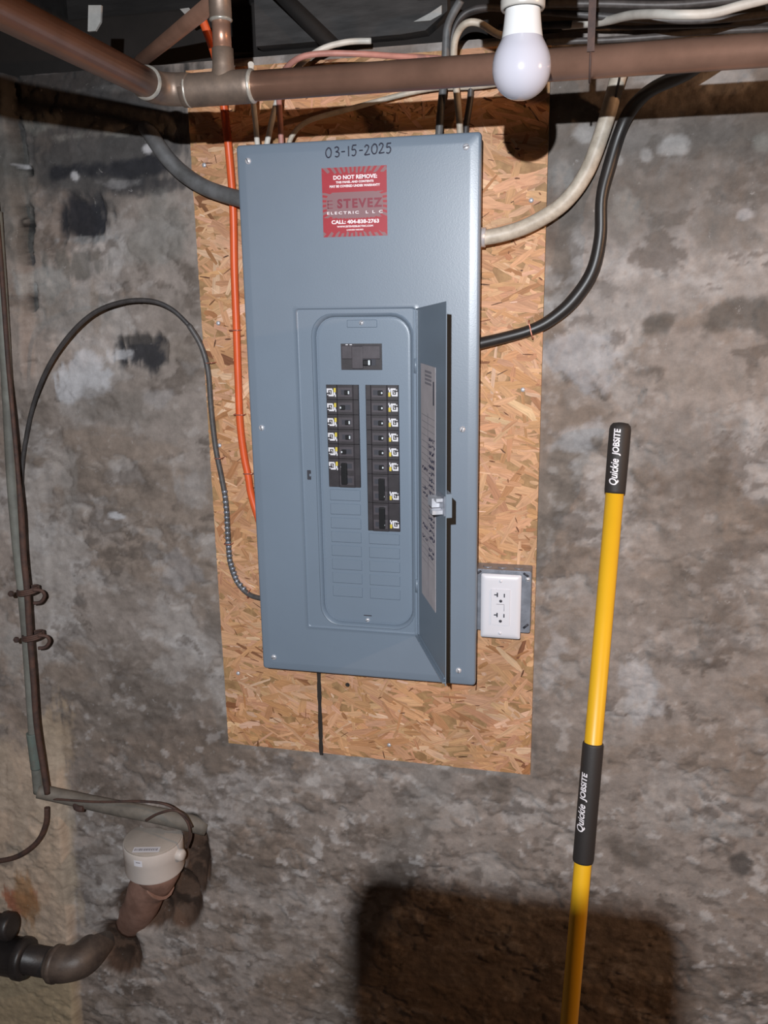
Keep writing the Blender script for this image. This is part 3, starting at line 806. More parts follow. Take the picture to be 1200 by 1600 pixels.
    for k in range(4):
        dbox(gp, u0 + wu * 0.3, u0 + wu * 0.75, 0.0007, 0.0008, zt - 0.012 - k * 0.006, zt - 0.0085 - k * 0.006)
    dbox(ik, u0 + wu * 0.85, u0 + wu * 0.92, 0.0007, 0.0008, zt - 0.058, zt - 0.022)
    for k in range(24):
        z = zt - 0.08 - k * 0.0105
        if z < zb + 0.01: break
        dbox(gp, u0 + wu * 0.06, u0 + wu * 0.96, 0.0007, 0.0008, z - 0.0004, z + 0.0004)
    dbox(gp, u0 + wu * 0.49, u0 + wu * 0.51, 0.0007, 0.0008, zb + 0.01, zt - 0.075)
    obj('printed_lines', gp, MT['print_grey'], lab)
    for k in range(22):
        z = zt - 0.118 - k * 0.0105
        if z < zb + 0.07: break
        for (ua, ub, pr) in ((0.55, 0.93, 0.9), (0.10, 0.46, 0.55 if 4 < k < 18 else 0.0)):
            if rs.random() < pr:
                u = ua + rs.uniform(0, 0.06)
                while u < ub:
                    l = rs.uniform(0.015, 0.05)
                    p_ = [P(u0 + wu * (u + q * l), 0.0009, z + 0.001 + rs.uniform(0, 0.0065)) for q in (0, 0.5, 1)]
                    ik.tube(p_, 0.0007, 5, 3, flat=1.0)
                    u += l + rs.uniform(0.01, 0.05)
    obj('handwriting', ik, MT['ink'], lab)['kind'] = 'stuff'
    # latch: inner catch and outer pull
    ul, zl = uv(685, 783)
    lt = MB(); dbox(lt, wd - 0.048, wd - 0.002, 0.0, 0.0022, zl - 0.013, zl + 0.017)
    l_ = obj('latch', lt, MT['galv'], door)
    lt = MB(); dbox(lt, wd - 0.056, wd - 0.030, 0.002, 0.014, zl - 0.006, zl + 0.008); dbox(lt, wd - 0.026, wd - 0.010, 0.002, 0.018, zl - 0.012, zl - 0.006); dbox(lt, wd - 0.026, wd - 0.010, 0.002, 0.012, zl + 0.007, zl + 0.012)
    obj('catch', lt, MT['steel'], l_)
    lt = MB(); dbox(lt, wd - 0.030, wd - 0.002, -0.010, -0.0012, zl - 0.016, zl + 0.020)
    obj('pull', lt, MT['panel_dim'], l_)
build_panel()

# ------------------------------------------------------------------ breakers
YD = YF + 0.0095
def body_mb(h):
    hw = h / 2 - 0.0004
    pr = [(-0.0285, 0.002), (-0.0285, -0.0035), (-0.0275, -0.0045), (-0.0100, -0.0045), (-0.0080, -0.0062), (0.0180, -0.0062), (0.0200, -0.0045), (0.0275, -0.0045), (0.0285, -0.0035), (0.0285, 0.002)]
    return MB().prism([(p[0], p[1]) for p in pr], 'z', -hw, hw)

def make_breaker(label, poles):
    t = thing('circuit_breaker', label, 'breaker', (0, 0, 0), 'circuit breakers in the panel')
    h = 0.0254 * poles
    obj('body', body_mb(h), MT['breaker'], t)
    for k in range(poles):
        zc = (h / 2 - 0.0127) - 0.0254 * k
        f = MB().box(-0.0075, 0.0175, -0.0070, -0.0058, zc - 0.0082, zc + 0.0082, 0.0004)
        obj('face', f, MT['breaker_mid'], t)
        obj('toggle_slot', MB().box(-0.0015, 0.0145, -0.0074, -0.0066, zc - 0.0042, zc + 0.0042), MT['slot'], t)
    zt = h / 2 - 0.0127
    # rating label: broken white print and a yellow flash
    lm = MB(); y0, y1 = -0.0049, -0.0044
    for (xa, xb, za, zb) in [(-.0272, -.0170, .0035, .0062), (-.0272, -.0245, -.0010, .0045), (-.0240, -.0150, -.0072, -.0042), (-.0185, -.0160, -.0045, .0040), (-.0225, -.0205, .0000, .0020), (-.0150, -.0122, -.0050, -.0005), (-.0130, -.0112, -.0080, -.0040), (-.0265, -.0245, -.0052, -.0035), (-.0212, -.0200, -.0025, -.0005)]:
        lm.box(xa, xb, y0, y1, zt + za, zt + zb)
    lb = obj('rating_label', lm, MT['mark'], t)
    obj('yellow_flash', MB().box(-.0148, -.0112, y0, y1, zt - .0002, zt + .0068), MT['yellow_print'], lb)
    return t

def add_toggle(t, poles, right):
    x = 0.0100 if right else 0.0020
    h = 0.0254 * poles
    if poles == 1:
        mb = MB().box(x - 0.0045, x + 0.0035, -0.0125, -0.0068, -0.0036, 0.0036, 0.0006)
        g = obj('toggle', mb, MT['nub'], t)
        xx = x + 0.0022 if right else x - 0.0045
        if right: tm = MB().box(xx - 0.0002, xx + 0.0022, -0.0128, -0.0118, -0.0026, 0.0030, 0.0004)
        else: tm = MB().box(xx - 0.0003, xx + 0.0022, -0.0128, -0.0115, -0.0016, 0.0016, 0.0004)
        obj('print_mark', tm, MT['tip'], g)
    else:
        mb = MB().box(x - 0.0055, x + 0.0045, -0.0140, -0.0068, -0.0185, 0.0185, 0.0008)
        g = obj('handle_tie', mb, MT['nub'], t)
        tm = MB().box(x - 0.0058, x - 0.0040, -0.0136, -0.0120, 0.0110, 0.0135, 0.0004)
        obj('print_mark', tm, MT['tip'], g)

def copy_tree(o, parent=None):
    c = o.copy(); COL.objects.link(c)
    if parent: c.parent = parent
    ORG[c.name] = Vector((0, 0, 0))
    for ch in list(o.children): copy_tree(ch, c)
    return c

ordn = ['first', 'second', 'third', 'fourth', 'fifth', 'sixth', 'seventh', 'eighth']
def build_breakers():
    protos = {}
    for poles, right in ((1, True), (1, False), (2, False)):
        p = make_breaker('', poles); add_toggle(p, poles, right); protos[(poles, right)] = p
    used = set()
    def place(poles, right, x, z, flip, label):
        key = (poles, right)
        o = protos[key] if key not in used else copy_tree(protos[key])
        used.add(key)
        o.location = (x, YD, z)
        o.rotation_euler = (0, PI if flip else 0, 0)
        o['label'] = label
    zt = 1.4225
    xl, xr = -0.032, 0.0370
    left = [(1, True), (1, False), (1, True), (1, True), (1, False), (2, False)]
    z = zt
    for i, (p, r) in enumerate(left):
        h = 0.0254 * p
        if p == 2: lab = 'double-pole breaker with long handle tie at the foot of the left column'
        else: lab = 'single breaker %s from the top of the left column, toggle %s' % (ordn[i], 'to the right' if r else 'to the left')
        place(p, r, xl, z - h / 2, False, lab); z -= h
    z = zt
    for i, p in enumerate([1] * 6 + [2, 2]):
        h = 0.0254 * p
        if p == 2: lab = 'double-pole breaker with long handle tie in the right column, ' + ('just under the single breakers' if i == 6 else 'lowest breaker in the panel')
        else: lab = 'single breaker %s from the top of the right column' % ordn[i]
        place(p, False, xr, z - h / 2, True, lab); z -= h
    # main breaker
    t = thing('main_breaker', 'wide black main breaker alone above the two columns of breakers', 'breaker', (0.003, YD, 1.469))
    obj('body', MB().prism([(-0.0325, 1.4475), (0.0375, 1.4475), (0.0375, 1.4905), (-0.0325, 1.4905)], 'y', YD - 0.004, YD + 0.002), MT['breaker'], t)
    obj('raised_face', MB().box(-0.0305, 0.0355, YD - 0.0075, YD - 0.003, 1.4655, 1.4875, 0.001), MT['breaker_mid'], t)
    obj('centre_ridge', MB().box(-0.013, 0.006, YD - 0.0085, YD - 0.003, 1.4495, 1.4865, 0.001), MT['breaker_mid'], t)
    obj('toggle_slot', MB().box(0.006, 0.0275, YD - 0.0052, YD - 0.0035, 1.4545, 1.4655), MT['slot'], t)
    g = obj('toggle', MB().box(0.0075, 0.0205, YD - 0.014, YD - 0.004, 1.4555, 1.4645, 0.001), MT['nub'], t)
    obj('print_mark', MB().box(0.0165, 0.0200, YD - 0.0144, YD - 0.0135, 1.4560, 1.4640, 0.0004), MT['tip'], g)
    mk = MB()
    for x in (-0.024, -0.017): mk.box(x, x + 0.004, YD - 0.0045, YD - 0.004, 1.4882, 1.4896)
    obj('print_mark', mk, MT['mark'], t)
build_breakers()

# ------------------------------------------------------------------ outlet
def build_outlet():
    t = thing('outlet_box', 'square steel electrical box with a white outlet at the panel right side', 'box', (0.24, -0.0146, 0.977))
    x0, x1, z0, z1 = 0.190, 0.2905, 0.981, 1.0955
    mb = MB()
    # open box: back and four sides with chamfered corners
    rings(mb, [(rrect(x0, x1, z0, z1, 0.003, 2), -0.0146), (rrect(x0, x1, z0, z1, 0.003, 2), -0.052), (rrect(x0 + 0.0015, x1 - 0.0015, z0 + 0.0015, z1 - 0.0015, 0.0025, 2), -0.052),
               (rrect(x0 + 0.0015, x1 - 0.0015, z0 + 0.0015, z1 - 0.0015, 0.0025, 2), -0.017)], cap=True)
    bx = obj('box', mb, MT['galv'], t)
    for x in (0.2125, 0.2385, 0.2675):
        obj('knockout', MB().lathe([(0.0085, 0.0), (0.0085, 0.0006), (0.007, 0.001), (0, 0.0008)], (x, -0.0335, z1), (0, 0, 1), 16), MT['galv'], bx)
    # flat cover with angled slots at the corners
    cv = MB()
    rings(cv, [(rrect(x0 + 0.001, x1 - 0.001, z0 + 0.001, z1 - 0.001, 0.003, 3), -0.0522), (rrect(x0 + 0.001, x1 - 0.001, z0 + 0.001, z1 - 0.001, 0.003, 3), -0.0535), (rrect(0.206, 0.272, z0 + 0.012, z1 - 0.012, 0.004, 3), -0.0535), (rrect(0.207, 0.271, z0 + 0.013, z1 - 0.013, 0.004, 3), -0.060)], cap=True)
    c = obj('cover_plate', cv, MT['galv'], t)
    for (xa, za, xb, zb) in [(0.192, 1.085, 0.203, 1.0925), (0.279, 0.990, 0.2875, 0.998), (0.277, 1.0925, 0.286, 1.0865)]:
        obj('corner_slot', MB().tube([(xa, -0.0538, za), (xb, -0.0538, zb)], 0.0022, 6, spline=False, flat=0.3), MT['slot'], c)
    screw(t, 0.2845, -0.0535, 1.0815, 0.0042)
    # white plate
    px0, px1, pz0, pz1 = 0.2040, 0.2742, 0.9715, 1.0905
    pl = MB()
    R_ = lambda e, r: rrect(px0 + e, px1 - e, pz0 + e, pz1 - e, r, 3)
    rings(pl, [(R_(0, 0.003), -0.0602), (R_(0, 0.003), -0.0618), (R_(0.0018, 0.003), -0.0640), (R_(0.006, 0.003), -0.0656), (R_(0.010, 0.003), -0.0660)], cap=True)
    p = obj('wall_plate', pl, MT['outlet'], t, autosmooth=30, label='white rectangular wall plate')
    cx, cz = (px0 + px1) / 2, (pz0 + pz1) / 2
    for z in (cz + 0.0485, cz - 0.0485):
        obj('plate_screw', MB().lathe([(0.003, 0), (0.0028, 0.0008), (0, 0.001)], (cx, -0.066, z), (0, -1, 0), 12), MT['outlet'], p)
    rc = MB()
    rings(rc, [(rrect(cx - 0.0168, cx + 0.0168, cz - 0.0335, cz + 0.0335, 0.001, 2), -0.0659), (rrect(cx - 0.0163, cx + 0.0163, cz - 0.033, cz + 0.033, 0.001, 2), -0.0676)], cap=True)
    r = obj('receptacle', rc, MT['outlet'], t)
    gp = MB()
    for s in (1,):
        gp.tube([(cx - 0.007, -0.0677, cz + 0.0062), (cx + 0.0062, -0.0677, cz + 0.0062)], 0.0004, 6, spline=False); gp.tube([(cx + 0.0066, -0.0677, cz + 0.0062), (cx + 0.0066, -0.0677, cz - 0.0062)], 0.0004, 6, spline=False)
    obj('centre_groove', gp, MT['print_grey'], r)
    for zc in (cz + 0.0190, cz - 0.0185):
        k = MB()
        k.box(cx - 0.0068, cx - 0.0045, -0.0681, -0.0675, zc + 0.0005, zc + 0.0085); k.box(cx - 0.0112, cx - 0.0068, -0.0681, -0.0675, zc + 0.0034, zc + 0.0054)
        obj('slot', k, MT['slot'], r)
        obj('slot', MB().box(cx + 0.0055, cx + 0.0076, -0.0681, -0.0675, zc + 0.0005, zc + 0.0072), MT['slot'], r)
        obj('ground_hole', MB().lathe([(0.0028, 0.0), (0.0026, 0.0006), (0, 0.0005)], (cx + 0.0004, -0.0676, zc - 0.0068), (0, -1, 0), 12), MT['slot'], r)
build_outlet()

# ------------------------------------------------------------------ bulb
def build_bulb():
    c = Vector((0.292, -0.524, 1.794))
    t = thing('light_bulb', 'unlit white frosted light bulb hanging in front of the copper pipe', 'bulb', c)
    R = 0.0305
    pr = []
    for k in range(0, 13):
        a = math.radians(-90 + k * 7.5)
        pr.append((R * math.cos(a), R * math.sin(a)))
    pr += [(0.0303, 0.0050), (0.0294, 0.0105), (0.0276, 0.0160), (0.0252, 0.0210), (0.0226, 0.0258), (0.0211, 0.0288)]
    obj('dome', MB().lathe(pr, c, (0, 0, 1), 40), MT['bulb'], t)
    obj('neck', MB().lathe([(0.0211, 0.0286), (0.0209, 0.0300), (0.0198, 0.0370), (0.0189, 0.0450), (0.0180, 0.0540), (0.0176, 0.0600), (0.0150, 0.0620), (0.0, 0.062)], c, (0, 0, 1), 40), MT['bulb_neck'], t)
    obj('screw_base', MB().lathe([(0.0130, 0.060), (0.0130, 0.084), (0.005, 0.088), (0, 0.088)], c, (0, 0, 1), 24), MT['steel'], t)
    s = thing('lamp_holder', 'white porcelain lamp holder gripping the bulb at the ceiling', 'lamp holder', c + Vector((0, 0, 0.056)))
    obj('socket', MB().lathe([(0.0145, 0.060), (0.0190, 0.0560), (0.0214, 0.0550), (0.0226, 0.0570), (0.0228, 0.0640), (0.0212, 0.0665), (0.0212, 0.0735), (0.0240, 0.0760), (0.0300, 0.0800), (0.0420, 0.088), (0.0560, 0.094), (0.0570, 0.106), (0, 0.106)], c, (0, 0, 1), 40), MT['porcelain'], s)
    obj('ceiling_box', MB().lathe([(0.0, 0.1062), (0.050, 0.1062), (0.050, 0.150), (0, 0.150)], c, (0, 0, 1), 8, smooth=False), MT['galv'], s)
    obj('bracket', MB().box(0.165, 0.60, -0.545, -0.505, 1.9442, 1.952), MT['galv'], s)
    obj('hanger_strap', MB().box(0.160, 0.168, -0.545, -0.505, 1.9442, 2.06), MT['galv'], s)
    obj('hanger_strap', MB().box(0.597, 0.605, -0.545, -0.505, 1.9442, 2.06), MT['galv'], s)
build_bulb()

# ------------------------------------------------------------------ copper drain pipe
PY, PZc, PR = -0.38, 1.8295, 0.0178
def build_pipe():
    t = thing('copper_drain_pipe', 'thick brown copper pipe running across under the ceiling timbers', 'pipe', (0, PY, PZc))
    ex = -0.185
    obj('pipe_run', MB().tube([(-0.07, PY, PZc), (2.6, PY, PZc - 0.006)], PR, 28, spline=False), MT['copper'], t)
    # tee body
    obj('tee', MB().lathe([(PR, -0.01), (PR + 0.0022, -0.009), (PR + 0.0024, 0.0), (PR + 0.0024, 0.078), (PR + 0.0022, 0.087), (PR, 0.088)], (-0.146, PY, PZc), (1, 0, 0), 28), MT['fitting'], t)
    tx = -0.098
    obj('tee_branch', MB().lathe([(0.0185, 0.0), (0.0150, 0.020), (0.0138, 0.026), (0.0138, 0.046), (0.0118, 0.047)], (tx, PY, PZc), (0, 0, 1), 24), MT['fitting'], t)
    for x in (-0.147, -0.060):
        obj('solder_ring', MB().lathe([(PR, -0.003), (PR + 0.0028, -0.001), (PR + 0.0026, 0.001), (PR, 0.003)], (x, PY, PZc), (1, 0, 0), 28), MT['solder'], t)
    # elbow towards the room
    pts = []
    re = 0.030
    for k in range(9):
        a = math.radians(90 * k / 8)
        pts.append((ex + re - re * math.sin(a) - 0.0, PY - re + re * math.cos(a), PZc + 0.002))
    obj('elbow', MB().tube([(-0.146, PY, PZc + 0.001)] + pts + [(ex, PY - re - 0.012, PZc + 0.003)], PR + 0.0022, 24, 3), MT['fitting'], t)
    obj('solder_ring', MB().lathe([(PR, -0.003), (PR + 0.0030, -0.001), (PR + 0.0028, 0.001), (PR, 0.0035)], (ex, PY - re - 0.013, PZc + 0.003), (0, -1, 0), 28), MT['solder'], t)
    obj('branch_run', MB().tube([(ex, PY - re - 0.010, PZc + 0.003), (ex + 0.012, -2.3, PZc + 0.02)], PR, 28, spline=False), MT['copper'], t)
    # riser with a slimmer branch going back to the wall
    obj('riser', MB().tube([(tx, PY, PZc + 0.040), (tx, PY, PZc + 0.086)], 0.0118, 20, spline=False), MT['copper'], t)
    obj('riser_fitting', MB().lathe([(0.0118, 0.080), (0.0140, 0.081), (0.0142, 0.115), (0.0142, 0.150), (0.0118, 0.152)], (tx, PY, PZc), (0, 0, 1), 20), MT['fitting'], t)
    obj('riser_top', MB().tube([(tx, PY, PZc + 0.15), (tx, PY, 2.24)], 0.0118, 20, spline=False), MT['copper'], t)
    obj('solder_ring', MB().lathe([(0.0118, 0.077), (0.0146, 0.0785), (0.0146, 0.080), (0.0118, 0.0815)], (tx, PY, PZc), (0, 0, 1), 20), MT['solder'], t)
    b0 = Vector((tx, PY, PZc + 0.105)); b1 = at(222, 94, 0.0)
    obj('side_branch', MB().tube([b0, b1, b1 + (b1 - b0) * 0.15], 0.0108, 18, spline=False), MT['copper'], t)
    # hanger
    hx = at(923, 85, PY).x
    h = thing('pipe_hanger', 'thin rusty strap hanging the copper pipe right of the bulb', 'hanger', (hx, PY, PZc))
    obj('strap', MB().box(hx - 0.0042, hx + 0.0042, PY - PR - 0.0022, PY - PR - 0.0006, PZc + 0.006, 2.24), MT['rust'], h)
    lp = MB(); pts = [(hx, PY + (PR + 0.0014) * math.sin(a), PZc - 0.003 + (PR + 0.0014) * -math.cos(a)) for a in [k * 2 * PI / 20 for k in range(21)]]
    lp.tube(pts, 0.0014, 8, 2)
    obj('loop', lp, MT['rust'], h)
build_pipe()

# ------------------------------------------------------------------ cables
def cable(name, label, pts, r, m, cat='cable', seg=12, staples=(), group=None, origin=None):
    P = [Vector(p) if len(p) == 3 and not isinstance(p, tuple) else at(*p) for p in pts]
    t = thing(name, label, cat, P[-1], group)
    obj('jacket', MB().tube(P, r, seg, 6), m, t)
    for (px, py, y, dx, dz) in staples:
        c = at(px, py, y)
        d = Vector((dx, 0, dz)).normalized() * (r if not hasattr(r, '__len__') else r[0]) * 1.35
        k = MB().tube([(c.x - d.x, -0.012, c.z - d.z), (c.x - d.x, c.y - 0.001, c.z - d.z), (c.x, c.y - 0.003, c.z), (c.x + d.x, c.y - 0.001, c.z + d.z), (c.x + d.x, -0.012, c.z + d.z)], 0.0011, 6, 4)
        obj('staple', k, MT['staple'], t)
    return t

t = cable('service_cable', 'thick beige cable curving into the right side of the panel', [(978, 76, -0.07), (972, 100, -0.055), (962, 135, -0.04), (943, 200, -0.040), (916, 270, -0.036), (880, 318, -0.035), (830, 350, -0.042), (785, 366, -0.05), (740, 374, -0.055)], 0.0122, MT['beige'], seg=16)
c = at(757, 371, -0.053)
obj('clamp', MB().tube([(0.184, -0.053, c.z + 0.001), (c.x + 0.002, -0.053, c.z)], 0.0155, 12, spline=False), MT['steel'], t)
cable('black_service_cable', 'thick glossy black cable curving down into the right side of the panel', [(1130, 70, -0.16), (1075, 112, -0.11), (1018, 140, -0.06), (987, 170, -0.030), (969, 205, -0.020), (952, 260, -0.019), (940, 310, -0.022), (938, 370, -0.022), (925, 425, -0.022), (895, 470, -0.022), (860, 500, -0.024), (828, 516, -0.026), (790, 527, -0.032), (735, 540, -0.045)], [0.0105, 0.0108, 0.0098, 0.0106, 0.0096, 0.0104, 0.0094, 0.0100, 0.0108, 0.0112, 0.0100, 0.0092, 0.0094, 0.0098], MT['black_jacket'], seg=16, staples=[(829, 515, -0.036, -0.25, 1)])
cable('orange_cable', 'bright orange flat cable running down beside the left edge of the panel', [(316, 30, -0.10), (331, 70, -0.08), (342, 110, -0.05), (349, 160, -0.035), (357, 230, -0.024), (364, 320, -0.022), (366, 420, -0.021), (369, 500, -0.020), (372, 590, -0.020), (375, 660, -0.020), (381, 710, -0.020), (388, 745, -0.021), (393, 775, -0.022), (410, 830, -0.024)], 0.0070, MT['orange'], staples=[(366, 516, -0.026, 1, 0), (373, 648, -0.026, 1, 0), (388, 740, -0.026, 1, 0.05)])
cable('grey_cable', 'thick dark grey cable entering the upper left side of the panel', [(222, 192, 0.03), (234, 208, -0.012), (246, 226, -0.030), (264, 250, -0.032), (290, 274, -0.030), (325, 295, -0.034), (375, 311, -0.045), (410, 318, -0.050)], 0.0138, MT['grey_jacket'], seg=16)
# looping armoured cable
t = cable('armoured_cable', 'thin dark looping cable that turns grey and enters the panel lower left', [(33, 770, -0.016), (36, 715, -0.016), (50, 640, -0.020), (72, 580, -0.030), (105, 528, -0.036), (145, 490, -0.036), (190, 472, -0.034), (235, 470, -0.030), (268, 483, -0.026), (295, 508, -0.024)], 0.0042, MT['armour'])
g = MB(); pg = [at(*p) for p in [(295, 508, -0.024), (314, 540, -0.023), (325, 580, -0.022), (330, 640, -0.020), (337, 700, -0.020), (346, 745, -0.020), (353, 785, -0.020), (356, 830, -0.020), (359, 875, -0.020), (370, 908, -0.021), (388, 928, -0.025), (408, 935, -0.032), (425, 938, -0.036)]]
g.tube(pg, 0.0050, 12, 6)
gj = obj('grey_length', g, MT['armour_grey'], t, label='grey ribbed length stapled to the board')
rb = MB()
low = [at(*p) for p in [(351, 768, -0.020), (354, 800, -0.020), (356, 840, -0.020), (359, 875, -0.020), (370, 908, -0.021), (386, 926, -0.025)]]
for i in range(len(low) - 1):
    n = max(2, int((low[i + 1] - low[i]).length / 0.0085))
    for k in range(n):
        p = low[i].lerp(low[i + 1], k / n); dr = (low[i + 1] - low[i]).normalized()
        rb.lathe([(0.0050, -0.0022), (0.0060, 0), (0.0050, 0.0022)], p, dr, 10)
obj('armour_rib', rb, MT['galv'], t)['kind'] = 'stuff'
for (px, py, dx, dz) in [(328, 567, 1, 0.05), (341, 716, 1, 0.05), (356, 850, 1, 0), (388, 929, 0.2, 1)]:
    c = at(px, py, -0.024); d = Vector((dx, 0, dz)).normalized() * 0.0075
    obj('staple', MB().tube([(c.x - d.x, -0.012, c.z - d.z), (c.x - d.x * .9, c.y - 0.002, c.z - d.z * .9), (c.x, c.y - 0.004, c.z), (c.x + d.x * .9, c.y - 0.002, c.z + d.z * .9), (c.x + d.x, -0.012, c.z + d.z)], 0.0010, 6, 4), MT['staple'], t)

# cables into the top of the panel
ZT = PZ + PH - 0.012
cable('white_cable', 'white cable dropping into the panel top at its left corner', [(392, 100, -0.16), (395, 150, -0.10), (399, 190, -0.07), (403, 235, -0.055)], 0.0046, MT['white_jacket'], group=None)
cable('white_cable', 'white cable slanting into the panel top, second from its left corner', [(580, 64, -0.05), (540, 66, -0.06), (500, 78, -0.07), (465, 105, -0.08), (440, 140, -0.075), (427, 180, -0.065), (415, 235, -0.055)], 0.0048, MT['white_jacket'])
cable('red_cable', 'faded red cable arching over the pipe and into the panel top', [(760, 96, -0.05), (700, 92, -0.06), (620, 88, -0.10), (560, 84, -0.13), (500, 84, -0.14), (465, 92, -0.14), (442, 115, -0.12), (436, 150, -0.08), (438, 190, -0.06), (440, 235, -0.055)], 0.0046, MT['pink_jacket'])
cable('tan_cable', 'dull tan cable bending into the panel top right of the red one', [(800, 128, -0.03), (740, 136, -0.03), (680, 138, -0.030), (620, 150, -0.034), (540, 172, -0.036), (480, 190, -0.042), (455, 215, -0.05), (448, 245, -0.056)], 0.0042, MT['beige'])
cable('black_cable', 'black cable dropping straight into the panel top near its right corner', [(720, 0, -0.10), (700, 40, -0.09), (696, 90, -0.08), (692, 140, -0.07), (688, 180, -0.06), (685, 225, -0.055)], 0.0062, MT['grey_jacket'])
cable('beige_cable', 'beige cable bending over and dropping into the panel top beside the black one', [(800, 60, -0.12), (775, 52, -0.12), (748, 36, -0.12), (726, 38, -0.12), (712, 60, -0.11), (709, 95, -0.10), (713, 140, -0.08), (717, 180, -0.065), (720, 225, -0.055)], 0.0052, MT['beige'])
cable('brown_cable', 'dark brown cable looping behind the beige one above the pipe', [(790, 14, -0.06), (755, 12, -0.07), (725, 22, -0.075), (708, 50, -0.07), (706, 95, -0.06), (735, 130, -0.03), (728, 200, -0.03), (728, 225, -0.03)], 0.0052, MT['armour'])
for i, (pts, r, m, lab) in enumerate([
    ([(880, 40, -0.03), (940, 34, -0.07), (985, 24, -0.13), (1025, 22, -0.18), (1060, 23, -0.20), (1110, 21, -0.2), (1160, 8, -0.2), (1230, -10, -0.2)], 0.0062, 'white_jacket', 'bright cream cable sweeping up to the right above the pipe'),
    ([(850, 6, -0.12), (940, 6, -0.12), (1040, 8, -0.12), (1120, 2, -0.12), (1200, -8, -0.12)], 0.0052, 'armour_grey', 'tan cable running along the top edge above the cream cable'),
    ([(840, 18, -0.08), (900, 22, -0.08), (1000, 30, -0.08), (1100, 32, -0.08), (1220, 20, -0.08)], 0.0052, 'armour_grey', 'grey-brown cable just under the cream cable'),
    ([(850, 66, -0.06), (900, 64, -0.06), (960, 62, -0.06), (1040, 56, -0.06), (1100, 50, -0.06), (1220, 44, -0.06)], 0.0046, 'armour_grey', 'dull grey cable lying right behind the copper pipe'),
    ([(780, 44, -0.04), (850, 40, -0.04), (920, 38, -0.04), (1010, 40, -0.04), (1220, 34, -0.04)], 0.0055, 'armour', 'dark brown cable in the gap below the timbers')]):
    cable('ceiling_cable', lab, pts, r, MT[m], group='cables along the wall top')
cable('thin_black_wire', 'thin black wire hanging beside the beige service cable', [(972, 90, -0.10), (968, 120, -0.075), (962, 150, -0.05), (958, 178, -0.035)], 0.0016, MT['black_jacket'], 'wire')
# odd bits lit under the timbers
def strip(name, label, poly, y, th, m, cat):
    pts = [at(px, py, y) for (px, py) in poly]
    return tag(obj(name, MB().prism([(p.x, p.z) for p in pts], 'y', y, y + th), m, origin=pts[0]), label, cat)
strip('white_tag', 'white plastic tag hanging among the dark timbers at top left', [(138, 8), (158, 8), (157, 34), (149, 48), (137, 49)], -0.30, 0.004, MT['tag'], 'tag')
strip('paper_scrap', 'white sliver of paper stuck to the grey ceiling board', [(646, 34), (672, 20), (690, 8), (690, 22), (672, 32)], -0.026, 0.003, MT['tag'], 'paper')
strip('white_strip', 'small white strip beside the top end of the orange cable', [(281, 14), (295, 12), (307, 26), (297, 31)], -0.10, 0.003, MT['tag'], 'strip')

# ------------------------------------------------------------------ yellow pole
def sliced(vs, fs):                      # cut flat lettering into narrow bands so that it bends round the grip
    import bmesh
    bm = bmesh.new()
    bv = [bm.verts.new(v) for v in vs]
    for f in fs:
        try: bm.faces.new([bv[i] for i in f])
        except ValueError: pass
    lo = min(v.y for v in vs); hi = max(v.y for v in vs)
    for k in range(1, 14):
        y = lo + (hi - lo) * k / 14
        bmesh.ops.bisect_plane(bm, geom=bm.verts[:] + bm.edges[:] + bm.faces[:], plane_co=(0, y, 0), plane_no=(0, 1, 0))
    bmesh.ops.triangulate(bm, faces=bm.faces[:])
    bm.verts.index_update()
    r = [v.co.copy() for v in bm.verts], [[v.index for v in f.verts] for f in bm.faces]
    bm.free()
    return r

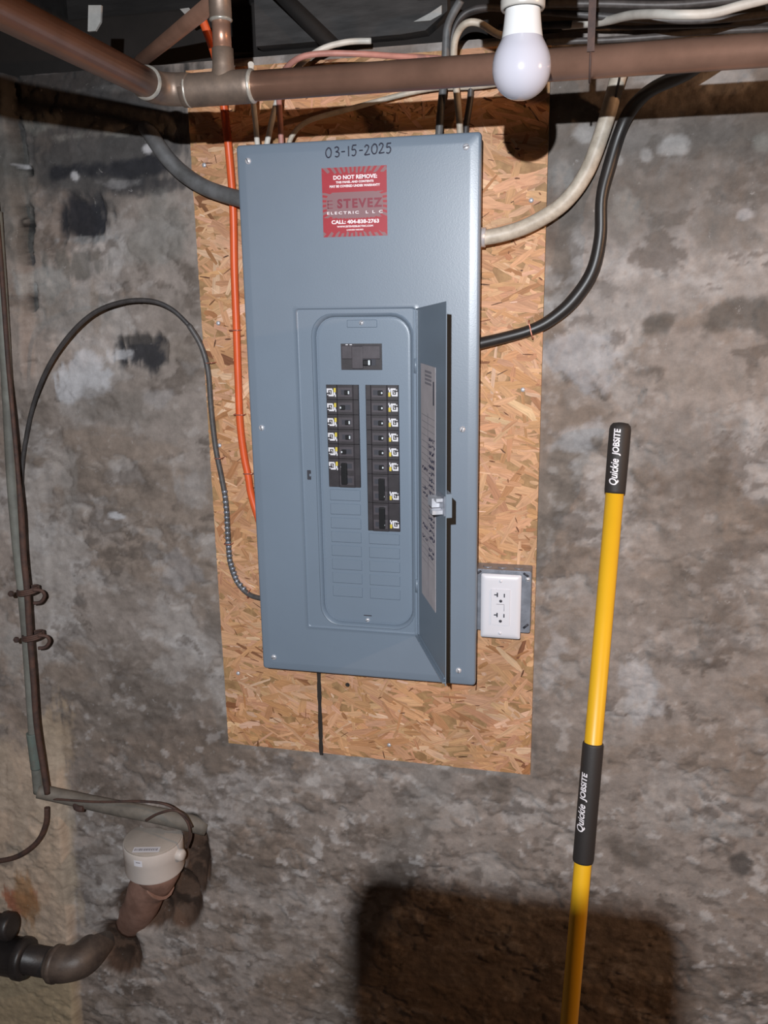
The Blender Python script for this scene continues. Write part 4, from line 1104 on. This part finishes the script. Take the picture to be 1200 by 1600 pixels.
def build_pole():
    top = at(970, 660, -0.030); low = at(889, 1600, -0.22)
    d = (top - low).normalized()
    foot = top - d * ((top.z - FLOOR_Z - 0.004) / d.z)
    L = (top - foot).length
    t = thing('broom_handle', 'yellow broom pole with two black grips leaning on the wall', 'pole', foot)
    def s_at(px, py):     # distance along the pole of a photo row
        best = 0; bd = 1e9
        for k in range(2001):
            p = foot + d * (L * k / 2000); q = p - CAM
            yy = 800 - F_PX * q.dot(UP) / q.dot(fw)
            if abs(yy - py) < bd: bd = abs(yy - py); best = L * k / 2000
        return best
    R = 0.0150
    g1 = s_at(964, 771); g2 = s_at(0, 1160); g3 = s_at(0, 1346)
    obj('pole', MB().tube([foot, top - d * 0.02], R, 28, spline=False), MT['yellow'], t)
    rg = 0.0178
    obj('end_grip', MB().lathe([(R, g1), (rg - 0.0012, g1 + 0.0005), (rg - 0.0006, g1 + 0.004), (rg, L * 0.5 + g1 * 0.5), (rg, L - 0.012), (rg * 0.93, L - 0.006), (rg * 0.7, L - 0.0015), (0.004, L), (0, L)], foot, d, 28), MT['foam'], t)
    g_ = MB()
    obj('middle_grip', MB().lathe([(R, g3), (rg - 0.0006, g3 + 0.0008), (rg, g3 + 0.004), (rg, g2 - 0.004), (rg - 0.0006, g2 - 0.0008), (R, g2)], foot, d, 28), MT['foam'], t)
    mid = foot + d * g1
    for (sa, sb, rr, name, tilt) in ((s_at(0, 758), s_at(0, 670), rg, 'end_grip', 0.22), (s_at(0, 1296), s_at(0, 1203), rg, 'middle_grip', 0.55)):
        par = [c for c in t.children if c.name.startswith(name)][0]
        c0 = foot + d * ((sa + sb) / 2)
        face = (CAM - c0); face = (face - d * face.dot(d)).normalized()
        side = d.cross(face)
        side = side if side.dot(RT) < 0 else -side
        face2 = (face * math.cos(tilt) + side * math.sin(tilt)).normalized()
        mb = MB(); ln = sb - sa
        # left of the viewer is the top of the letters
        def wt(body, s_mid, length, size, shear, bold):
            vs, fs = sliced(*text_mb(body, size, width=length, bold=bold, shear=shear))
            sd = d.cross(face2); sd = sd if sd.dot(RT) < 0 else -sd
            mb.add([foot + d * (s_mid + v.x) + (face2 * math.cos(v.y / (rr + .0004)) + sd * math.sin(v.y / (rr + .0003))) * (rr + 0.0004) for v in vs], fs)
        wt('Quickie', sa + ln * 0.235, ln * 0.46, 0.0190, 0.28, 0.00035)
        wt('JOBSITE', sa + ln * 0.755, ln * 0.47, 0.0150, 0.12, 0.00045)
        obj('grip_lettering', mb, MT['sticker_white'], par)
build_pole()

# ------------------------------------------------------------------ left corner pipes
def tube_thing(name, label, cat, pts, r, m, seg=16):
    o = obj(name, MB().tube(pts, r, seg, 6), m, origin=pts[-1])
    return tag(o, label, cat)

t = thing('wall_conduit', 'grey green painted conduit rising along the left corner of the cellar', 'conduit', at_left(62, 1235, 0.016))
cp = [at_left(px, py, 0.016) for (px, py) in [(-6, 330), (4, 480), (12, 620), (18, 740), (27, 850), (36, 930), (43, 1010), (49, 1100), (54, 1170), (60, 1238)]]
obj('upright', MB().tube(cp, 0.0105, 16, 6), MT['conduit'], t)
vp = [at_left(px, py, 0.018) for (px, py) in [(50, 1145), (52, 1158), (54, 1175), (56, 1190), (57, 1200)]]
obj('corroded_length', MB().tube(vp, 0.0122, 16, 4), MT['teal'], t, label='length corroded to blue green')
hp = [at_left(60, 1236, 0.020), at(105, 1246, -0.035), at(180, 1262, -0.030), at(250, 1275, -0.024), at(322, 1292, 0.01)]
obj('elbow_run', MB().tube(hp, [0.0155, 0.0155, 0.0165, 0.0175, 0.019], 16, 6), MT['conduit2'], t)
obj('hook', MB().tube([at(118, 1250, -0.035), at(120, 1262, -0.05), at(130, 1264, -0.05)], 0.007, 8, 4), MT['rust'], t)
wr = [at_left(px, py, 0.028) for (px, py) in [(-8, 300), (2, 420), (12, 560), (21, 660), (28, 740), (33, 800), (37, 870), (42, 920), (46, 985), (52, 1060), (57, 1130), (66, 1190), (74, 1240)]]
tube_thing('rusty_pipe', 'thin rusty brown pipe standing in front of the left corner conduit', 'pipe', wr, [0.0042] * 5 + [0.0062] * 8, MT['rust'])
dw = [at_left(px, py, 0.012) for (px, py) in [(73, 1262), (72, 1285), (62, 1310), (44, 1328), (22, 1340), (-5, 1346)]]
tube_thing('dark_wire', 'dark curved wire bending left below the elbow of the conduit', 'wire', dw, 0.0055, MT['rust'], 10)
for (px, py, lab) in [(38, 925, 'rusty iron strap clamp on the corner pipes, upper of two'), (46, 996, 'rusty iron strap clamp on the corner pipes, lower of two')]:
    c = at_left(px, py, 0.030)
    k = thing('pipe_clamp', lab, 'clamp', c, 'clamps on the corner pipes')
    lp = MB()
    ring = [c + Vector((0.002 + 0.021 * math.cos(q), 0.010 + 0.019 * math.sin(q), 0.004 * math.cos(q))) for q in [k * PI / 8 for k in range(17)]]
    for dz in (-0.004, 0.0, 0.004): lp.tube([p + Vector((0, 0, dz)) for p in ring], 0.0026, 6, 2)
    lp.tube([c + Vector((0.020, 0.0, 0.006)), c + Vector((0.034, 0.008, 0.002)), c + Vector((0.037, 0.012, -0.010)), c + Vector((0.026, 0.012, -0.024)), c + Vector((0.012, 0.008, -0.026))], 0.0036, 8, 4)
    obj('band', lp, MT['rust'], k)
    obj('bolt', MB().lathe([(0.006, 0), (0.006, 0.006), (0, 0.007)], c + Vector((-0.012, -0.022, 0.004)), (0, -1, 0), 6, smooth=False), MT['rust'], k)

# ------------------------------------------------------------------ water meter and drain
def build_meter():
    y = -0.030
    c = at(239, 1311, y)
    R = 0.0635
    t = thing('water_meter', 'round white plastic water meter head standing in the broken wall hole', 'meter', c - Vector((0, 0, 0.085)))
    H = 0.068
    obj('housing', MB().lathe([(R * 0.97, -H), (R * 0.99, -H + 0.004), (R * 0.985, -0.030), (R, -0.028), (R, -0.004), (R * 0.985, -0.0005), (R * 0.95, 0.0), (0, 0.001)], c, (0, 0, 1), 48), MT['meter'], t, autosmooth=40)
    obj('lid', MB().lathe([(R * 0.965, 0.0), (R * 0.965, 0.003), (R * 0.93, 0.0045), (0, 0.0045)], c, (0, 0, 1), 48), MT['meter_top'], t, autosmooth=40)
    # label across the front rim, and a smaller one below it
    vw = (CAM - c); a0 = math.atan2(vw.y, vw.x) - 0.30
    def rim_label(a1, a2, za, zb, off=0.0006):
        mb = MB(); n = 10; vs = []
        for k in range(n + 1):
            a = a1 + (a2 - a1) * k / n
            for z in (za, zb): vs.append(c + Vector((math.cos(a) * (R + off), math.sin(a) * (R + off), z)))
        return mb.add(vs, [(2 * k, 2 * k + 2, 2 * k + 3, 2 * k + 1) for k in range(n)], True)
    lab = MB(); f = Vector((math.cos(a0), math.sin(a0), 0)); s = Vector((-f.y, f.x, 0))
    o = c + f * (R * 0.70) + Vector((0, 0, 0.0052))
    lab.add([o - s * 0.030 - f * 0.009, o + s * 0.026 - f * 0.009, o + s * 0.026 + f * 0.009, o - s * 0.030 + f * 0.009], [(0, 1, 2, 3)])
    l1 = obj('serial_label', lab, MT['outlet'], t)
    bars = MB(); rs = random.Random(9)
    u = -0.027
    while u < 0.022:
        wv = rs.uniform(0.0012, 0.0030)
        q = o + Vector((0, 0, 0.0003))
        bars.add([q + s * u - f * 0.004, q + s * (u + wv) - f * 0.004, q + s * (u + wv) + f * 0.004, q + s * u + f * 0.004], [(0, 1, 2, 3)])
        u += wv + rs.uniform(0.0012, 0.002)
    obj('printed_digits', bars, MT['print_grey'], l1)
    l2 = obj('rating_label', rim_label(a0 - 0.42, a0 - 0.12, -0.023, -0.009), MT['outlet'], t)
    obj('printed_digits', rim_label(a0 - 0.34, a0 - 0.18, -0.0145, -0.0125, 0.001), MT['print_grey'], l2)
    n0 = Vector((math.cos(-0.15), math.sin(-0.15), 0))
    obj('cable_port', MB().lathe([(0.013, 0.0), (0.013, 0.012), (0.009, 0.016), (0, 0.016)], c + n0 * (R - 0.003) + Vector((0, 0, -0.022)), n0, 12), MT['meter'], t)
    # bronze body and outlet below
    e = c + Vector((-0.020, 0.01, -H - 0.085))
    obj('bronze_body', MB().lathe([(R * 0.75, -H - 0.001), (R * 0.80, -H - 0.012), (R * 0.72, -H - 0.030), (R * 0.5, -H - 0.055), (R * 0.3, -H - 0.075), (0, -H - 0.076)], c + Vector((0, 0.01, 0)), (0, 0, 1), 28), MT['bronze'], t)
    q0 = c + Vector((0, 0.012, -H - 0.040)); 
    obj('outlet_pipe', MB().tube([q0, q0 + Vector((-0.03, 0.004, -0.025)), at(222, 1412, 0.0), at(205, 1440, 0.04)], [0.044, 0.043, 0.040, 0.036], 16, 5), MT['bronze'], t)
build_meter()
for pts, lab in (([(80, 1248, -0.052), (150, 1253, -0.054), (215, 1252, -0.052), (262, 1258, -0.052), (290, 1280, -0.052), (297, 1305, -0.052), (292, 1325, -0.045)], 'dark wire lying along the conduit and curling to the meter'),
                 ([(228, 1282, -0.060), (245, 1272, -0.062), (270, 1266, -0.060), (288, 1274, -0.056), (300, 1292, -0.04)], 'short dark wire looped over the conduit above the meter')):
    P = [at(*p) for p in pts]
    tube_thing('meter_wire', lab, 'wire', P, 0.0026, MT['rust'], 8)

def build_drain():
    e = at(80, 1505, -0.060); ax = Vector((1, 0, -0.01)).normalized()
    t = thing('iron_drain_pipe', 'black iron drain pipe with an elbow into the broken wall hole', 'pipe', e)
    obj('pipe', MB().tube([e - ax * 0.25, e + ax * 0.01], 0.0325, 24, spline=False), MT['iron'], t)
    hb = at(26, 1500, -0.085)
    obj('hub', MB().lathe([(0.043, -0.20), (0.043, -0.012), (0.047, -0.010), (0.047, 0.004), (0.044, 0.010), (0.033, 0.012)], Vector((hb.x, e.y, e.z)), ax, 28), MT['iron'], t)
    q = [e - ax * 0.004, e + ax * 0.010, e + Vector((0.032, 0.002, 0.001)), e + Vector((0.058, 0.014, 0.002)), e + Vector((0.070, 0.040, 0.003)), e + Vector((0.073, 0.07, 0.003)), e + Vector((0.073, 0.11, 0.003))]
    obj('elbow', MB().tube(q, [0.034, 0.039, 0.039, 0.038, 0.037, 0.036, 0.036], 24, 6), MT['iron_elbow'], t)
    obj('elbow_band', MB().lathe([(0.036, -0.007), (0.0415, -0.005), (0.0415, 0.005), (0.036, 0.007)], e + ax * 0.012, ax, 24), MT['iron_elbow'], t)
    u = thing('iron_pipe_stub', 'short fat black iron pipe end above the drain pipe at the left edge', 'pipe', at(0, 1440, -0.075))
    s0 = at(-40, 1446, -0.060); s1 = at(14, 1448, -0.060)
    obj('stub', MB().tube([s0 - Vector((0.1, 0, 0)), s1], 0.026, 20, spline=False), MT['iron'], u)
    obj('collar', MB().lathe([(0.026, -0.02), (0.032, -0.016), (0.032, 0.004), (0.028, 0.010), (0.02, 0.010), (0, 0.010)], s1, (1, 0, 0), 20), MT['iron'], u)
build_drain()

# ------------------------------------------------------------------ unseen phone, widened to cast the hand's shadow too, on an added stand
def build_phone():
    t = thing('phone', 'dark phone in a wide case held upright on a tripod', 'phone', (0.3415, -1.545, 1.36))
    mb = MB(); rings(mb, [(rrect(0.290, 0.393, 1.36, 1.537, 0.012), -1.540), (rrect(0.290, 0.393, 1.36, 1.537, 0.012), -1.550)], cap=True)
    mb.add([(p[0], -1.540, p[1]) for p in rrect(0.290, 0.393, 1.36, 1.537, 0.012)], [tuple(range(28))])
    obj('case', mb, MT['case'], t)
    k = thing('added_tripod', 'added black floor stand keeping up the unseen phone', 'added_tripod', (0.3415, -1.545, FLOOR_Z))
    obj('clamp', MB().box(0.318, 0.365, -1.562, -1.530, 1.325, 1.3598, 0.003), MT['case'], k)
    obj('column', MB().tube([(0.3415, -1.546, 0.42), (0.3415, -1.546, 1.326)], 0.012, 12, spline=False), MT['case'], k)
    for a in (90, 210, 330):
        r_ = math.radians(a)
        obj('leg', MB().tube([(0.3415 + 0.012 * math.cos(r_), -1.546 - 0.012 * math.sin(r_), 0.60), (0.3415 + 0.36 * math.cos(r_), -1.546 - 0.36 * math.sin(r_), FLOOR_Z + 0.008)], 0.009, 10, spline=False), MT['case'], k)
build_phone()
